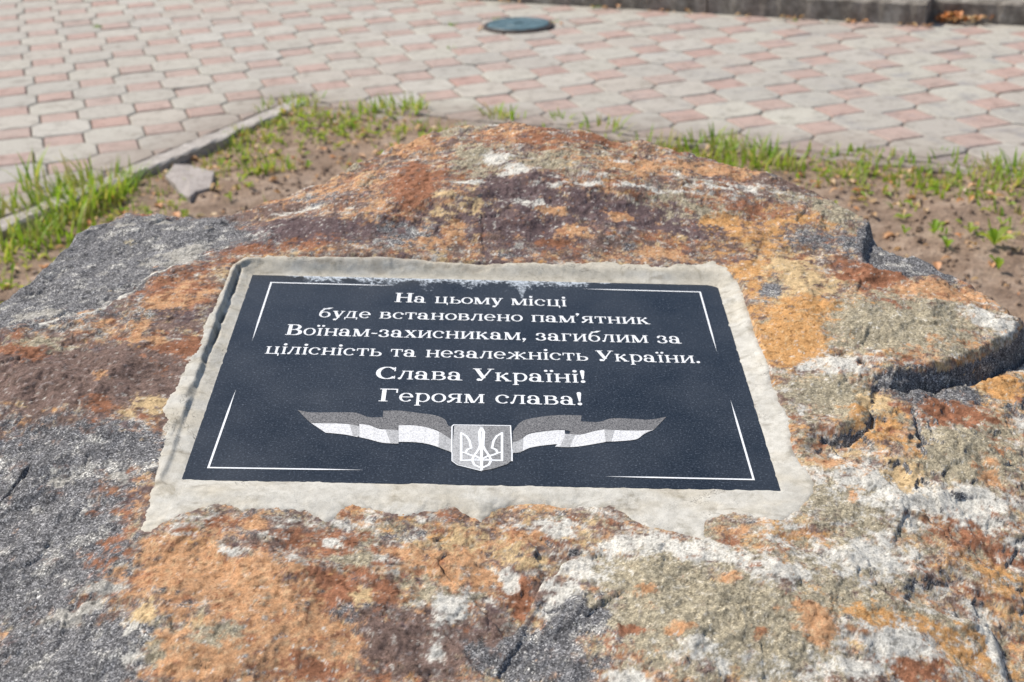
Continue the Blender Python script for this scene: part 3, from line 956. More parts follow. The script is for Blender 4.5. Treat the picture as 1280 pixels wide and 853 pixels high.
GL = {
    'а': (arc(.29, .47, .19, .20, 160, 5) + dot(.13, .50, .075) + arc(.28, .20, .19, .17, 0, 360, .14) + bar(.42, .04, .56, .5) + bar(.5, .0, .68, .055) + diag(.50, .0, .49, .1, .14), .72),
    'б': (arc(.36, .30, .25, .27, 0, 360) + arc(.40, .36, .29, .52, 180, 110) + diag(.28, .86, .36, .95, .22) + diag(.42, .87, .64, 1.03, .24), .76),
    'в': (stem(.17) + arc(.38, .525, .17, .15, -90, 90, .14) + arc(.40, .20, .22, .175, -90, 90) + bar(.1, .645, .39, .7) + bar(.1, .35, .40, .40) + bar(.1, 0, .41, .055), .74),
    'г': (stem(.17) + bar(.1, .645, .56, .7) + bar(.50, .48, .56, .66), .62),
    'д': (diag(.13, .04, .27, .66, .07) + stem(.52, .04, .7, bot=False) + bar(.20, .645, .60, .7) + bar(.02, 0, .72, .06) + bar(.02, -.17, .08, .03) + bar(.66, -.17, .72, .03), .78),
    'е': (arc(.33, .35, .25, .32, 0, 322) + bar(.12, .34, .60, .40), .68),
    'ж': (stem(.55) + diag(.12, .04, .44, .38, .12) + diag(.20, .62, .46, .36, .09) + diag(.98, .04, .66, .38, .12) + diag(.90, .62, .64, .36, .09) + dot(.16, .61, .07) + dot(.94, .61, .07) + serif(.12, 0) + serif(.98, 0) + bar(.4, .33, .7, .38), 1.1),
    'з': (arc(.28, .52, .19, .155, -80, 165) + arc(.29, .19, .22, .17, -165, 85) + dot(.11, .53, .07) + dot(.09, .15, .07), .64),
    'и': (stem(.17) + stem(.64) + diag(.24, .08, .57, .60, .08), .81),
    'і': (stem(.17) + dot(.17, .93, .10), .35),
    'ї': (stem(.20) + dot(.07, .92, .085) + dot(.33, .92, .085), .40),
    'к': (stem(.17) + diag(.25, .32, .52, .62, .09) + diag(.34, .40, .60, .04, .17) + dot(.55, .62, .075) + serif(.62, 0, .14), .78),
    'л': (diag(.13, .08, .27, .66, .08) + dot(.09, .075, .08) + bar(.18, .645, .60, .7) + stem(.55), .73),
    'м': (stem(.14, t=.07) + stem(.80) + diag(.42, .02, .19, .68, .17) + diag(.46, .02, .76, .68, .07), .97),
    'н': (stem(.17) + stem(.63) + bar(.2, .325, .6, .385), .80),
    'о': (arc(.34, .35, .26, .32, 0, 360), .68),
    'п': (stem(.17) + stem(.63) + bar(.2, .64, .6, .7), .80),
    'р': (stem(.17, -.28, .7) + arc(.38, .35, .25, .32, -150, 150), .74),
    'с': (arc(.34, .35, .26, .32, 38, 318) + dot(.54, .52, .08), .66),
    'т': (stem(.35, top=False) + bar(.04, .64, .66, .7) + bar(.04, .46, .095, .66) + bar(.605, .46, .66, .66), .70),
    'у': (diag(.36, .02, .15, .66, .17) + diag(.27, -.20, .57, .66, .075) + serif(.16, .65, .15) + serif(.57, .65, .11) + dot(.18, -.20, .085) + bar(.18, -.28, .27, -.22), .68),
    'х': (diag(.56, .04, .16, .66, .18) + diag(.13, .04, .53, .66, .07) + serif(.14, 0) + serif(.55, 0) + serif(.16, .65) + serif(.53, .65, .12), .70),
    'ц': (stem(.17) + stem(.60) + bar(.1, 0, .76, .06) + bar(.70, -.17, .76, .04), .82),
    'ь': (stem(.17) + arc(.38, .20, .22, .185, -90, 90) + bar(.1, .36, .39, .41) + bar(.1, 0, .39, .055), .66),
    'я': (stem(.55) + arc(.34, .51, .20, .165, 90, 270) + bar(.33, .645, .6, .7) + bar(.33, .33, .6, .385) + diag(.14, .06, .36, .36, .13) + dot(.10, .07, .075), .74),
    ',': (dot(.14, .09, .10) + diag(.08, -.17, .19, .06, .06), .32),
    '.': (dot(.14, .09, .10), .32),
    '-': (bar(.05, .27, .36, .36), .42),
    '’': (dot(.12, .90, .10) + diag(.07, .68, .18, .88, .06), .28),
    '!': (dot(.16, .09, .105) + [[(.125, .28), (.195, .28), (.26, .92), (.06, .92)]] + dot(.16, .93, .10), .36),
    'Н': (stem(.20, 0, 1, .19, s=.1) + stem(.82, 0, 1, .19, s=.1) + bar(.25, .47, .8, .54), 1.05),
    'В': (stem(.20, 0, 1, .19, s=.1) + arc(.46, .755, .23, .215, -90, 90, .18) + arc(.48, .27, .29, .24, -90, 90, .2) + bar(.15, .94, .48, 1.0) + bar(.15, .48, .5, .54) + bar(.15, 0, .5, .06), .92),
    'У': (diag(.48, .22, .18, .95, .20) + diag(.36, -.0, .80, .95, .08) + serif(.19, .95, .19) + serif(.80, .95, .15) + dot(.27, .09, .10) + bar(.25, .0, .37, .06), .96),
    'С': (arc(.50, .5, .40, .475, 42, 318, .21) + bar(.80, .66, .86, .98) + bar(.80, .04, .86, .26), .98),
    'Г': (stem(.20, 0, 1, .19, s=.1) + bar(.15, .93, .80, 1.0) + bar(.73, .68, .80, .96), .86),
    ' ': ([], .42),
}
LINES = [  # text, left and right end of its baseline, cap height in metres
    ('На цьому місці', (493, 378), (708, 383.5), .0245),
    ('буде встановлено пам’ятник', (397, 397), (812, 405.8), .0240),
    ('Воїнам-захисникам, загиблим за', (356, 419), (852, 430), .0255),
    ('цілісність та незалежність України.', (330, 442.5), (876, 454.5), .0240),
    ('Слава Україні!', (469, 474), (733, 479), .0265),
    ('Героям слава!', (473, 502), (729, 507), .0262),
]
for text, a, b, cap in LINES:
    (ax, ay), (bx, by) = plane_pt(*a), plane_pt(*b)
    adv = sum(GL[ch][1] for ch in text) - .06
    kx = (bx - ax) / adv
    polys, x = [], 0.0
    for ch in text:
        g, w = GL[ch]
        for p in g:
            polys.append([(ax + (x + px_) * kx, ay + (by - ay) * (x + px_) / adv + py_ * cap) for px_, py_ in p])
        x += w
    flat('inscription', polys, M_LETTER)


def pp(pts):
    return [plane_pt(*p) for p in pts]


# corner rules, thinning out at their ends
def rule(corner, e1, e2, w=.0011):
    c, a, b = (np.array(plane_pt(*q)) for q in (corner, e1, e2))
    polys = []
    for e in (a, b):
        d = (e - c) / np.linalg.norm(e - c)
        n = np.array([-d[1], d[0]]) * w
        s = c - d * w
        polys.append([tuple(s + n), tuple(s - n), tuple(e - n * .1), tuple(e + n * .1)] if False else
                     [tuple(s + n), tuple(s - n), tuple(c + (e - c) * .7 - n), tuple(e), tuple(c + (e - c) * .7 + n)])
    return flat('corner_rule', polys, M_LETTER)


rule((339, 353.5), (494, 357.5), (315, 427))
rule((875, 365.5), (726, 361.5), (896, 440))
rule((260.5, 585), (455, 588), (295, 487))
rule((942, 600), (755, 596), (913, 500))


def smooth_line(p, n=6):
    p = [np.array(q, float) for q in p]
    out = []
    for i in range(len(p) - 1):
        a, b, c, d = p[max(i - 1, 0)], p[i], p[i + 1], p[min(i + 2, len(p) - 1)]
        for k_ in range(n):
            t = k_ / n
            out.append(b + .5 * t * ((c - a) + t * ((2 * a - 5 * b + 4 * c - d) + t * (3 * (b - c) + d - a))))
    return out + [p[-1]]


def strip(top, bot):
    tu, bu = pp(smooth_line(top)), pp(smooth_line(bot))
    return [[tu[i], bu[i], bu[i + 1], tu[i + 1]] for i in range(len(tu) - 1)]


# left ribbon
flat('ribbon_upper_band', strip([(372, 513), (388, 516), (410, 516), (438, 516), (447, 517), (462, 522), (479, 522)], [(388, 529), (396, 529), (412, 530), (432, 530), (449, 533), (466, 535), (480, 537)])
     + strip([(479, 514), (500, 514), (525, 517), (545, 520), (556, 525), (560, 532), (564.5, 534)], [(478, 538), (498, 538), (523, 534), (546, 538), (552, 543), (558, 548), (564.5, 550)]), M_BAND_DARK)
flat('ribbon_lower_band', strip([(389, 529.5), (410, 530), (432, 530.5), (449, 533.5)], [(407, 541.5), (418, 542.5), (432, 544), (447, 547)])
     + strip([(449.2, 530.6), (462, 532.5), (475, 537), (498.5, 538.6)], [(449, 547), (462, 550), (478, 554), (498, 555.5)])
     + strip([(498.3, 532.4), (520, 532.8), (545, 538.5), (564.5, 550.5)], [(498.3, 553), (520, 553.5), (540, 557), (564.5, 566)]), M_BAND_LIGHT, .00045)
# right ribbon
flat('ribbon_upper_band', strip([(641, 540), (650, 529), (662, 524), (690, 520), (712, 519.5), (727, 520)], [(641, 553), (650, 551), (662, 542), (690, 538.5), (706, 538), (724, 543)])
     + strip([(724, 527), (748, 528), (765, 523.5), (790, 524), (812, 525), (833, 521.5)], [(710, 544), (735, 543), (756, 538), (780, 538.5), (800, 539), (817, 538)]), M_BAND_DARK)
flat('ribbon_lower_band', strip([(641, 553.6), (650, 551.5), (662, 543), (690, 539), (706, 538.3)], [(641, 567), (650, 566), (664, 560), (688, 556.5), (706, 555.5)])
     + strip([(705.8, 543), (725, 544), (742, 540), (755, 537.5)], [(694, 559), (715, 559.5), (738, 556.5), (757, 553)])
     + strip([(755.2, 537.6), (775, 538.6), (800, 539), (817, 538)], [(757, 553), (775, 552), (796, 549.5), (805, 542)]), M_BAND_LIGHT, .00045)
M_FOLD = mat_etch('engraved_fold_tone', (0.22, 0.22, 0.225), (0.48, 0.48, 0.48), 640, (0.36, 0.6))
flat('ribbon_fold', strip([(549, 540.5), (557, 545.5), (564.5, 550.5)], [(548, 560), (556, 563), (564.5, 566)]), M_FOLD, .0006)
flat('ribbon_fold', strip([(641, 553.6), (648, 551.8), (654, 548.5)], [(641, 567), (648, 566.2), (653, 564.5)]), M_FOLD, .0006)
flat('ribbon_fold', strip([(437, 531), (449, 533.5)], [(441, 545), (449, 546.5)]), M_FOLD, .0006)
flat('ribbon_fold', strip([(482, 537.6), (498.3, 538.6)], [(488, 554.6), (498, 555.5)]), M_FOLD, .0006)
flat('ribbon_fold', strip([(755.6, 537.6), (768, 538.4)], [(757.0, 552.9), (764, 552.4)]), M_FOLD, .0006)
flat('ribbon_fold', strip([(707, 543.2), (719, 543.8)], [(700, 559), (712, 559.3)]), M_FOLD, .0006)
# shield: light left half, dim right half, pointed foot
flat('shield_field', [pp([(568, 532), (603, 532), (603, 589), (592, 587), (572, 581), (565, 576), (565, 566)])], M_FOLD, .0005)
flat('shield_field', [pp([(603, 532), (638, 533), (639.5, 566), (639, 577), (634, 581), (615, 587), (603, 589)])], M_SHIELD, .0005)
# trident in rules
def stroke(pts, w=.0013):
    q = [np.array(plane_pt(*p)) for p in pts]
    out = []
    for i in range(len(q) - 1):
        d = q[i + 1] - q[i]
        L = np.linalg.norm(d)
        if L < 1e-9:
            continue
        d /= L
        n = np.array([-d[1], d[0]]) * w
        a, b = q[i] - d * w * .6, q[i + 1] + d * w * .6
        out.append([tuple(a + n), tuple(a - n), tuple(b - n), tuple(b + n)])
    return out


def mirror(pts, cx=602.0):
    return [(2 * cx - x, y) for x, y in pts]


tri = []
arm = [(627.5, 542), (627.5, 576.5), (615, 576), (608, 575)]
hook = [(627.5, 542), (621, 546), (617, 552), (615, 561), (620, 563), (622, 567), (618, 569), (611, 571)]
tail = [(602, 553), (606, 563), (611, 570), (614, 576), (611, 582), (602, 586)]
loop = [(611, 570), (606, 573), (602, 575)]
for s_ in (arm, hook, tail, loop):
    tri += stroke(s_) + stroke(mirror(s_))
tri += stroke([(602, 536), (604.5, 541), (603.5, 560)], .0016) + stroke([(602, 536), (599.5, 541), (600.5, 560)], .0016) + stroke([(602, 560), (602, 588)], .0015)
tri += stroke([(622, 567), (627, 566)], .0011) + stroke([(582, 567), (577, 566)], .0011) + stroke([(590, 576), (614, 576)], .0011)
flat('trident', tri, M_LETTER, .0007)
flat('shield_outline', stroke([(564.5, 566), (565, 534), (567, 532), (638, 533), (640, 566), (640, 577)], .0007) + stroke([(565, 566), (565, 577), (572, 582), (602, 589.5)], .0005), M_LETTER, .0007)

# ---------------------------------------------------------------- the square: pavers in a lattice of grey octagons and pink squares
UNIT = 0.17
TI = np.array([0.946481694, 0.322757498])
TJ = np.array([0.3227575, -0.94648169])
T0 = np.array([-1.42828672, 6.37409861])
HALF_W, HALF_P = 0.606 * UNIT, 0.394 * UNIT
GAP = 0.0026
BED_C = ground(355, 130)[:2]
BED_L = ground(0, 275)[:2]
BED_R = ground(1280, 215)[:2]
dL = (BED_L - BED_C) / np.linalg.norm(BED_L - BED_C)
dR = (BED_R - BED_C) / np.linalg.norm(BED_R - BED_C)
nL = np.array([dL[1], -dL[0]])      # outward of the left edge
if nL[0] > 0:
    nL = -nL
nR = np.array([-dR[1], dR[0]])
if nR[1] < 0:
    nR = -nR
K0 = ground(640, 3)[:2]
K1 = ground(1157, 33)[:2]
dK = (K1 - K0) / np.linalg.norm(K1 - K0)
nK = np.array([-dK[1], dK[0]])       # away from the camera


def clip(poly, n, c):
    """keep the side n.p >= c"""
    out = []
    for i in range(len(poly)):
        a, b = poly[i], poly[(i + 1) % len(poly)]
        da, db = a @ n - c, b @ n - c
        if da >= 0:
            out.append(a)
        if (da >= 0) != (db >= 0):
            out.append(a + (b - a) * (da / (da - db)))
    return out


def paver_outline(i, j):
    if (i + j) % 2 == 0:
        h = HALF_P - GAP
        loc = [(-h, -h), (h, -h), (h, h), (-h, h)]
    else:
        a, b = HALF_W - GAP, HALF_P - GAP * .6
        loc = [(-b, -a), (b, -a), (a, -b), (a, b), (b, a), (-b, a), (-a, b), (-a, -b)]
    return [np.array(p) for p in loc]


def paver_mesh(loc, mat, name):
    """loc: outline in local axes; bevelled block, top at z = 0"""
    n = len(loc)
    c = sum(loc) / n
    vs, fs = [], []
    for z, e in ((-.045, 0), (-.004, 0), (0, .0045)):
        for p in loc:
            d = c - p
            L = max(np.linalg.norm(d), 1e-6)
            q = p + d / L * min(e * 1.3, L * .4)
            vs.append((q[0], q[1], z))
    for b in (0, n):
        for i in range(n):
            j = (i + 1) % n
            fs.append((b + i, b + j, b + n + j, b + n + i))
    fs.append(tuple(range(2 * n, 3 * n)))
    ar = sum(loc[i][0] * loc[(i + 1) % n][1] - loc[(i + 1) % n][0] * loc[i][1] for i in range(n))
    if ar < 0:
        fs = [f[::-1] for f in fs]
    return vs, fs


pavement_v = [(-60, -40, -.012), (60, -40, -.012), (60, 60, -.012), (-60, 60, -.012)]
MH_C = ground(648, 34)[:2]
MH_R = 0.160
LB = BED_C @ nL + .010
RB = BED_C @ nR + .018
M_GREY = mat_paver('grey_concrete_paver', [(0.48, 0.455, 0.375), (0.54, 0.51, 0.42), (0.44, 0.42, 0.36), (0.50, 0.45, 0.37), (0.55, 0.53, 0.46)])
M_PINK = mat_paver('pink_concrete_paver', [(0.47, 0.285, 0.225), (0.51, 0.315, 0.25), (0.45, 0.31, 0.25), (0.52, 0.345, 0.28), (0.46, 0.265, 0.21)])
rotT = math.atan2(TI[1], TI[0])
cells = []
for i in range(-46, 56):
    for j in range(-40, 56):
        c = T0 + TI * UNIT * i + TJ * UNIT * j
        if not (-5.5 < c[0] < 6.5 and 1.8 < c[1] < 9.2):
            continue
        if (c - K0) @ nK > .12 and True:
            continue
        if np.hypot(*(c - MH_C)) < MH_R * .75:
            continue
        if c @ nL < LB - .16 and c @ nR < RB - .16:
            continue
        cells.append((i, j, c))


def project(p):
    d = WM.T @ (np.array([p[0], p[1], 0]) - CAM)
    return 640 + F_PX * d[0] / d[2], 426.5 + F_PX * d[1] / d[2], d[2]


_sheet = [np.array(p, float) for p in ((-7, 1.2), (8, 1.2), (8, 9.6), (-7, 9.6))]
_pa = clip(_sheet, nL, LB - .02)
_pb = clip(clip(_sheet, nR, RB - .02), -nL, -(LB - .02))
_sv = [(p[0], p[1], -.012) for p in _pa + _pb]
pavement = link('pavement', new_mesh('pavement', _sv, [tuple(range(len(_pa))), tuple(range(len(_pa), len(_sv)))], M_SAND), kind='structure')
whole, clipped, rest = [], [], []
base_me = {}
for par, mat, nm in ((0, M_PINK, 'pink_paver'), (1, M_GREY, 'grey_paver')):
    base_me[par] = new_mesh(nm, *paver_mesh(paver_outline(par, 0), mat, nm), mat)
cand = {0: [], 1: []}
for i, j, c in cells:
    x, y, z = project(c)
    inside = -40 < x < 1320 and -15 < y < 330 and z > 0
    cand[(i + j) % 2].append((0 if inside else 1, z, i, j, c))
for par in (0, 1):
    cand[par].sort(key=lambda t: (t[0], t[1]))
    nm, mat = (('pink_paver', M_PINK), ('grey_paver', M_GREY))[par]
    stuff_v, stuff_f = [], []
    n_own = 0
    for out_, z, i, j, c in cand[par]:
        loc = paver_outline(i, j)
        wpoly = [c + TI * p[0] - TJ * p[1] for p in loc]
        poly = wpoly
        inL = min(p @ nL for p in wpoly) < LB
        inR = min(p @ nR for p in wpoly) < RB
        if inL and inR:
            poly = clip(wpoly, nL, LB) if c @ nL - LB > c @ nR - RB else clip(wpoly, nR, RB)
        poly = clip(poly, -nK, -(K0 @ nK + .0)) if max((p - K0) @ nK for p in wpoly) > .0 and c @ dK < K1 @ dK - .02 else poly
        if len(poly) < 3:
            continue
        cut = poly is not wpoly
        if cut:
            ar = abs(sum(poly[q][0] * poly[(q + 1) % len(poly)][1] - poly[(q + 1) % len(poly)][0] * poly[q][1] for q in range(len(poly)))) / 2
            if ar < 0.0012:
                continue
        dz = random.uniform(-.0022, .0022)
        own = (out_ == 0 and n_own < 296)
        if own:
            n_own += 1
            if cut:
                cc = sum(poly) / len(poly)
                me = new_mesh(nm, *paver_mesh([p - cc for p in poly], mat, nm), mat)
                o = link(nm, me, pavement, (cc[0], cc[1], dz))
            else:
                o = link(nm, base_me[par], pavement, (c[0], c[1], dz), rotT)
                o.rotation_euler = (random.gauss(0, .008), random.gauss(0, .008), rotT + random.gauss(0, .008))
        else:
            cc = sum(poly) / len(poly)
            vs, fs = paver_mesh([p - cc for p in poly], mat, nm)
            b = len(stuff_v)
            stuff_v += [(v[0] + cc[0], v[1] + cc[1], v[2] + dz) for v in vs]
            stuff_f += [tuple(k_ + b for k_ in f) for f in fs]
    if stuff_f:
        link('outer_' + nm + 's', new_mesh(nm + 's', stuff_v, stuff_f, mat), pavement, kind='stuff')

# ground sheet out to the horizon
link('ground', new_mesh('ground', [(-900, -900, -.13), (900, -900, -.13), (900, 900, -.13), (-900, 900, -.13)], [(0, 1, 2, 3)], M_SAND), kind='structure')

# ---------------------------------------------------------------- planting bed
sx = np.linspace(-4.6, 6.0, 420)
sy = np.linspace(-3.0, 5.1, 380)
SX, SY = np.meshgrid(sx, sy)
ins = np.minimum(LB - (SX * nL[0] + SY * nL[1]), RB - (SX * nR[0] + SY * nR[1]))


def soil_z(x, y, ins_):
    side_ = np.clip((RB - (x * nR[0] + y * nR[1])) / .5, 0, 1)
    return (-.010 - .016 * side_ + .022 * fbm(x, y, 1.3, 3, 301) + .018 * fbm(x, y, 6, 4, 302) + .012 * fbm(x, y, 22, 4, 303, .65) + .004 * facets(x, y, 26, 304)
            - .012 * np.exp(-np.abs(ins_) / .08) * side_)


SZ = soil_z(SX, SY, ins)
SZ = np.minimum(SZ, -.004)
sk = ins > -.03
skeep = sk[:-1, :-1] & sk[1:, :-1] & sk[:-1, 1:] & sk[1:, 1:]
link('soil', grid_mesh('soil', SX, SY, SZ, skeep, M_SOIL), kind='structure')


def z_at(p):
    i_ = min(LB - p @ nL, RB - p @ nR)
    return float(min(soil_z(np.array([p[0]]), np.array([p[1]]), np.array([i_]))[0], -.004))


def kerb_block(name, a, b, n, w, z0, z1, mat, bev=.006, seed=0):
    """block from a to b, width w towards n, slightly worn edges"""
    a, b, n = np.array(a), np.array(b), np.array(n)
    L = np.linalg.norm(b - a)
    k_ = max(2, int(L / .035))
    rings = []
    rg = random.Random(seed)
    prof = [(0, z0), (0, z1 - bev), (bev, z1), (w - bev, z1), (w, z1 - bev), (w, z0)]
    vs, fs = [], []
    for i in range(k_ + 1):
        p = a + (b - a) * i / k_
        for pi, (o_, z) in enumerate(prof):
            jx = rg.uniform(-.0035, .0035) if z > z0 else 0
            jz = rg.uniform(-.004, .002) if z > z0 else 0
            q = p + n * (o_ + jx)
            vs.append((q[0], q[1], z + jz))
    m = len(prof)
    for i in range(k_):
        for j in range(m - 1):
            fs.append((i * m + j, i * m + j + 1, (i + 1) * m + j + 1, (i + 1) * m + j))
    fs.append(tuple(range(m - 1, -1, -1)))
    fs.append(tuple(range(k_ * m, k_ * m + m)))
    me = new_mesh(name, vs, fs, mat)
    import bmesh
    bm = bmesh.new()
    bm.from_mesh(me)
    bmesh.ops.recalc_face_normals(bm, faces=bm.faces)
    bm.to_mesh(me)
    bm.free()
    return me


M_EDGE_DIRTY = mat_simple('earth_stained_concrete', [(0.35, (0.20, 0.155, 0.12)), (0.6, (0.33, 0.28, 0.235)), (0.75, (0.42, 0.38, 0.34))], 9, fine=140)
edging = empty('bed_edging', (float(BED_C[0]), float(BED_C[1]), 0), label='low concrete edging strip round the planting bed, level with the pavers', category='edging')
inv = Matrix.Translation((-float(BED_C[0]), -float(BED_C[1]), 0))
s_ = -0.075
seg = 0.98
for k_ in range(5):
    a = BED_C + dL * (s_ + seg * k_ + .004) + nL * .0
    b = BED_C + dL * (s_ + seg * (k_ + 1) - .004)
    o = link('edging_block', kerb_block('edging_block', a, b, nL * -1, .075, -.12, .004 + random.uniform(-.003, .003), M_BORDER, seed=k_), edging)
    o.matrix_parent_inverse = inv
for k_ in range(5):
    a = BED_C + nR * .02 + dR * (.01 + seg * k_ + .004)
    b = BED_C + nR * .02 + dR * (.01 + seg * (k_ + 1) - .004)
    o = link('edging_block', kerb_block('edging_block', a, b, nR * -1, .055, -.12, -.002 + random.uniform(-.004, .002), M_EDGE_DIRTY, seed=20 + k_), edging)
    o.matrix_parent_inverse = inv

# ---------------------------------------------------------------- kerb along the far side and the raised walk behind it
KZ = 0.105
kerb = empty('street_kerb', (float(K1[0]), float(K1[1]), 0), label='weathered grey kerb of long blocks along the far edge of the pavers', category='kerb')
kinv = Matrix.Translation((-float(K1[0]), -float(K1[1]), 0))
kn = 0
for k_ in range(6):
    b = K1 - dK * (1.0 * k_ + .004)
    a = K1 - dK * (1.0 * (k_ + 1) - .004)
    o = link('kerb_block', kerb_block('kerb_block', a, b, nK, .16, -.1, KZ + random.uniform(-.004, .004), M_KERB, .012, 40 + k_), kerb)
    o.matrix_parent_inverse = kinv
SET = 0.13
for k_ in range(4):
    a = K1 + nK * SET + dK * (-.02 + 1.0 * k_ + .004)
    b = K1 + nK * SET + dK * (-.02 + 1.0 * (k_ + 1) - .004)
    o = link('kerb_block', kerb_block('kerb_block', a, b, nK, .16, -.1, KZ - .012 + random.uniform(-.003, .003), M_KERB, .012, 60 + k_), kerb)
    o.matrix_parent_inverse = kinv
w0 = K1 - dK * 12 + nK * .158
w1 = K1 + dK * .0 + nK * .158
w2 = K1 + dK * .0 + nK * (SET + .158)
w3 = K1 + dK * 12 + nK * (SET + .158)
far0, far1 = w0 + nK * 12, w3 + nK * 12
link('raised_walk', new_mesh('raised_walk', [(p[0], p[1], KZ - .014) for p in (w0, w1, w2, w3, far1, far0)], [(0, 1, 2, 3, 4, 5)], M_WALK), kind='structure')

# ---------------------------------------------------------------- manhole cover
def lathe(profile, n, mat, name, smooth=False):
    vs, fs = [], []
    for r, z in profile:
        for k_ in range(n):
            a = 2 * math.pi * k_ / n
            vs.append((r * math.cos(a), r * math.sin(a), z))
    for i in range(len(profile) - 1):
        for k_ in range(n):
            q = (k_ + 1) % n
            fs.append((i * n + k_, i * n + q, (i + 1) * n + q, (i + 1) * n + k_))
    fs.append(tuple((len(profile) - 1) * n + k_ for k_ in range(n)))
    return new_mesh(name, vs, fs, mat, smooth)


cover = empty('manhole_cover', (float(MH_C[0]), float(MH_C[1]), 0), label='small round dark teal iron cover set among the pavers', category='cover')
link('rim', lathe([(.162, -.03), (.162, .010), (.158, .013), (.146, .013), (.145, .006), (.144, .0)], 40, M_IRON_RIM, 'rim'), cover)
link('lid', lathe([(.142, -.01), (.142, .015), (.139, .018), (.110, .018), (.108, .0165), (.06, .0165), (.058, .018), (0.001, .018)], 40, M_IRON, 'lid'), cover)
link('lifting_lug', new_mesh('lifting_lug', *slab(-.02, .02, -.006, .006, .015, .024, .002), M_IRON), cover)

# ---------------------------------------------------------------- broken slabs lying in the bed
def rock_chip(outline_px, zc, thick, mat, name, label, cat):
    pts = [ground(x, y, zc)[:2] for x, y in outline_px]
    c = sum(pts) / len(pts)
    n = len(pts)
    vs = []
    for z, e in ((-.02, 1.0), (thick - .002, 1.0), (thick, .975)):
        for i, p in enumerate(pts):
            q = (p - c) * e
            vs.append((q[0], q[1], z + (.004 * math.sin(i * 2.1) if z > 0 else 0)))
    vs.append((0, 0, thick + .003))
    fs = []
    for b in (0, n):
        for i in range(n):
            j = (i + 1) % n
            fs.append((b + i, b + n + i, b + n + j, b + j))
    for i in range(n):
        fs.append((2 * n + i, 3 * n, 2 * n + (i + 1) % n))
    me = new_mesh(name, vs, fs, mat)
    import bmesh
    bm = bmesh.new()
    bm.from_mesh(me)
    bmesh.ops.recalc_face_normals(bm, faces=bm.faces)
    bm.to_mesh(me)
    bm.free()
    return link(name, me, None, (float(c[0]), float(c[1]), zc), label=label, category=cat)


rock_chip([(207, 226), (219, 213), (238, 211), (252, 217), (269, 222), (264, 240), (246, 246), (238, 255), (226, 248), (220, 238)], -.022, .018, M_SLATE,
          'broken_slab', 'flat grey slab fragment lying on the soil beside the bed edging', 'slab fragment')
rock_chip([(240, 258), (258, 250), (272, 250), (266, 258), (250, 266)], -.045, .02, M_BORDER,
          'stone_chip', 'small pale chip of stone between the slab fragment and the boulder', 'stone')


# ---------------------------------------------------------------- grass, weeds, dry leaves
class Blades:
    def __init__(self):
        self.v, self.f, self.t = [], [], []

    def blade(self, p, h, w, lean, az, tone, bend=1.0):
        base = len(self.v)
        d = np.array([math.cos(az), math.sin(az), 0])
        s = np.array([-d[1], d[0], 0])
        n = 3
        for i in range(n):
            t = i / n
            c = p + d * lean * h * t ** 1.7 * bend + np.array([0, 0, h * (t - .25 * lean * t * t)])
            ww = w * (1 - t ** 2 * .8) / 2
            self.v += [c - s * ww, c + s * ww]
            self.t += [tone, tone]
        self.v.append(p + d * lean * h * bend + np.array([0, 0, h * (1 - .25 * lean)]))
        self.t.append(tone)
        for i in range(n - 1):
            a = base + 2 * i
            self.f.append((a, a + 1, a + 3, a + 2))
        a = base + 2 * (n - 1)
        self.f.append((a, a + 1, a + 2))

    def leaf(self, p, size, az, tilt, tone, curl=.25, aspect=.5, up=0.0):
        base = len(self.v)
        d = np.array([math.cos(az) * math.cos(tilt), math.sin(az) * math.cos(tilt), math.sin(tilt)])
        s = np.array([-math.sin(az), math.cos(az), 0])
        pr = [(0, .04), (.25, .8), (.55, 1.0), (.82, .62), (1.0, .03)]
        for t, w_ in pr:
            c = p + d * size * t + np.array([0, 0, size * (curl * math.sin(t * 3.1) + up)])
            e = np.array([0, 0, size * .18 * w_])
            self.v += [c - s * size * aspect * w_ / 2 + e, c, c + s * size * aspect * w_ / 2 + e]
            self.t += [tone] * 3
        for i in range(4):
            a = base + 3 * i
            self.f += [(a, a + 1, a + 4, a + 3), (a + 1, a + 2, a + 5, a + 4)]

    def mesh(self, name, mat):
        me = new_mesh(name, self.v, self.f, mat)
        a = me.attributes.new('tone', 'FLOAT', 'POINT')
        a.data.foreach_set('value', np.array(self.t, np.float32))
        return me


def on_soil(x, y):
    p = ground(x, y, -.04)[:2]
    return np.array([p[0], p[1], z_at(p)])


def tuft(B, c, r, n, h0, h1, w=.0085, tones=(.3, 1.0), lean=(.1, .9)):
    for _ in range(n):
        a, q = random.uniform(0, 6.283), r * math.sqrt(random.random())
        p = np.array([c[0] + q * math.cos(a), c[1] + q * math.sin(a)])
        i_ = min(LB - p @ nL, RB - p @ nR)
        z = z_at(p) if i_ > 0 else -.002
        B.blade(np.array([p[0], p[1], z - .004]), random.uniform(h0, h1), random.uniform(.6, 1.2) * w,
                random.uniform(*lean), random.gauss(a, .8), random.uniform(*tones))


G = Blades()
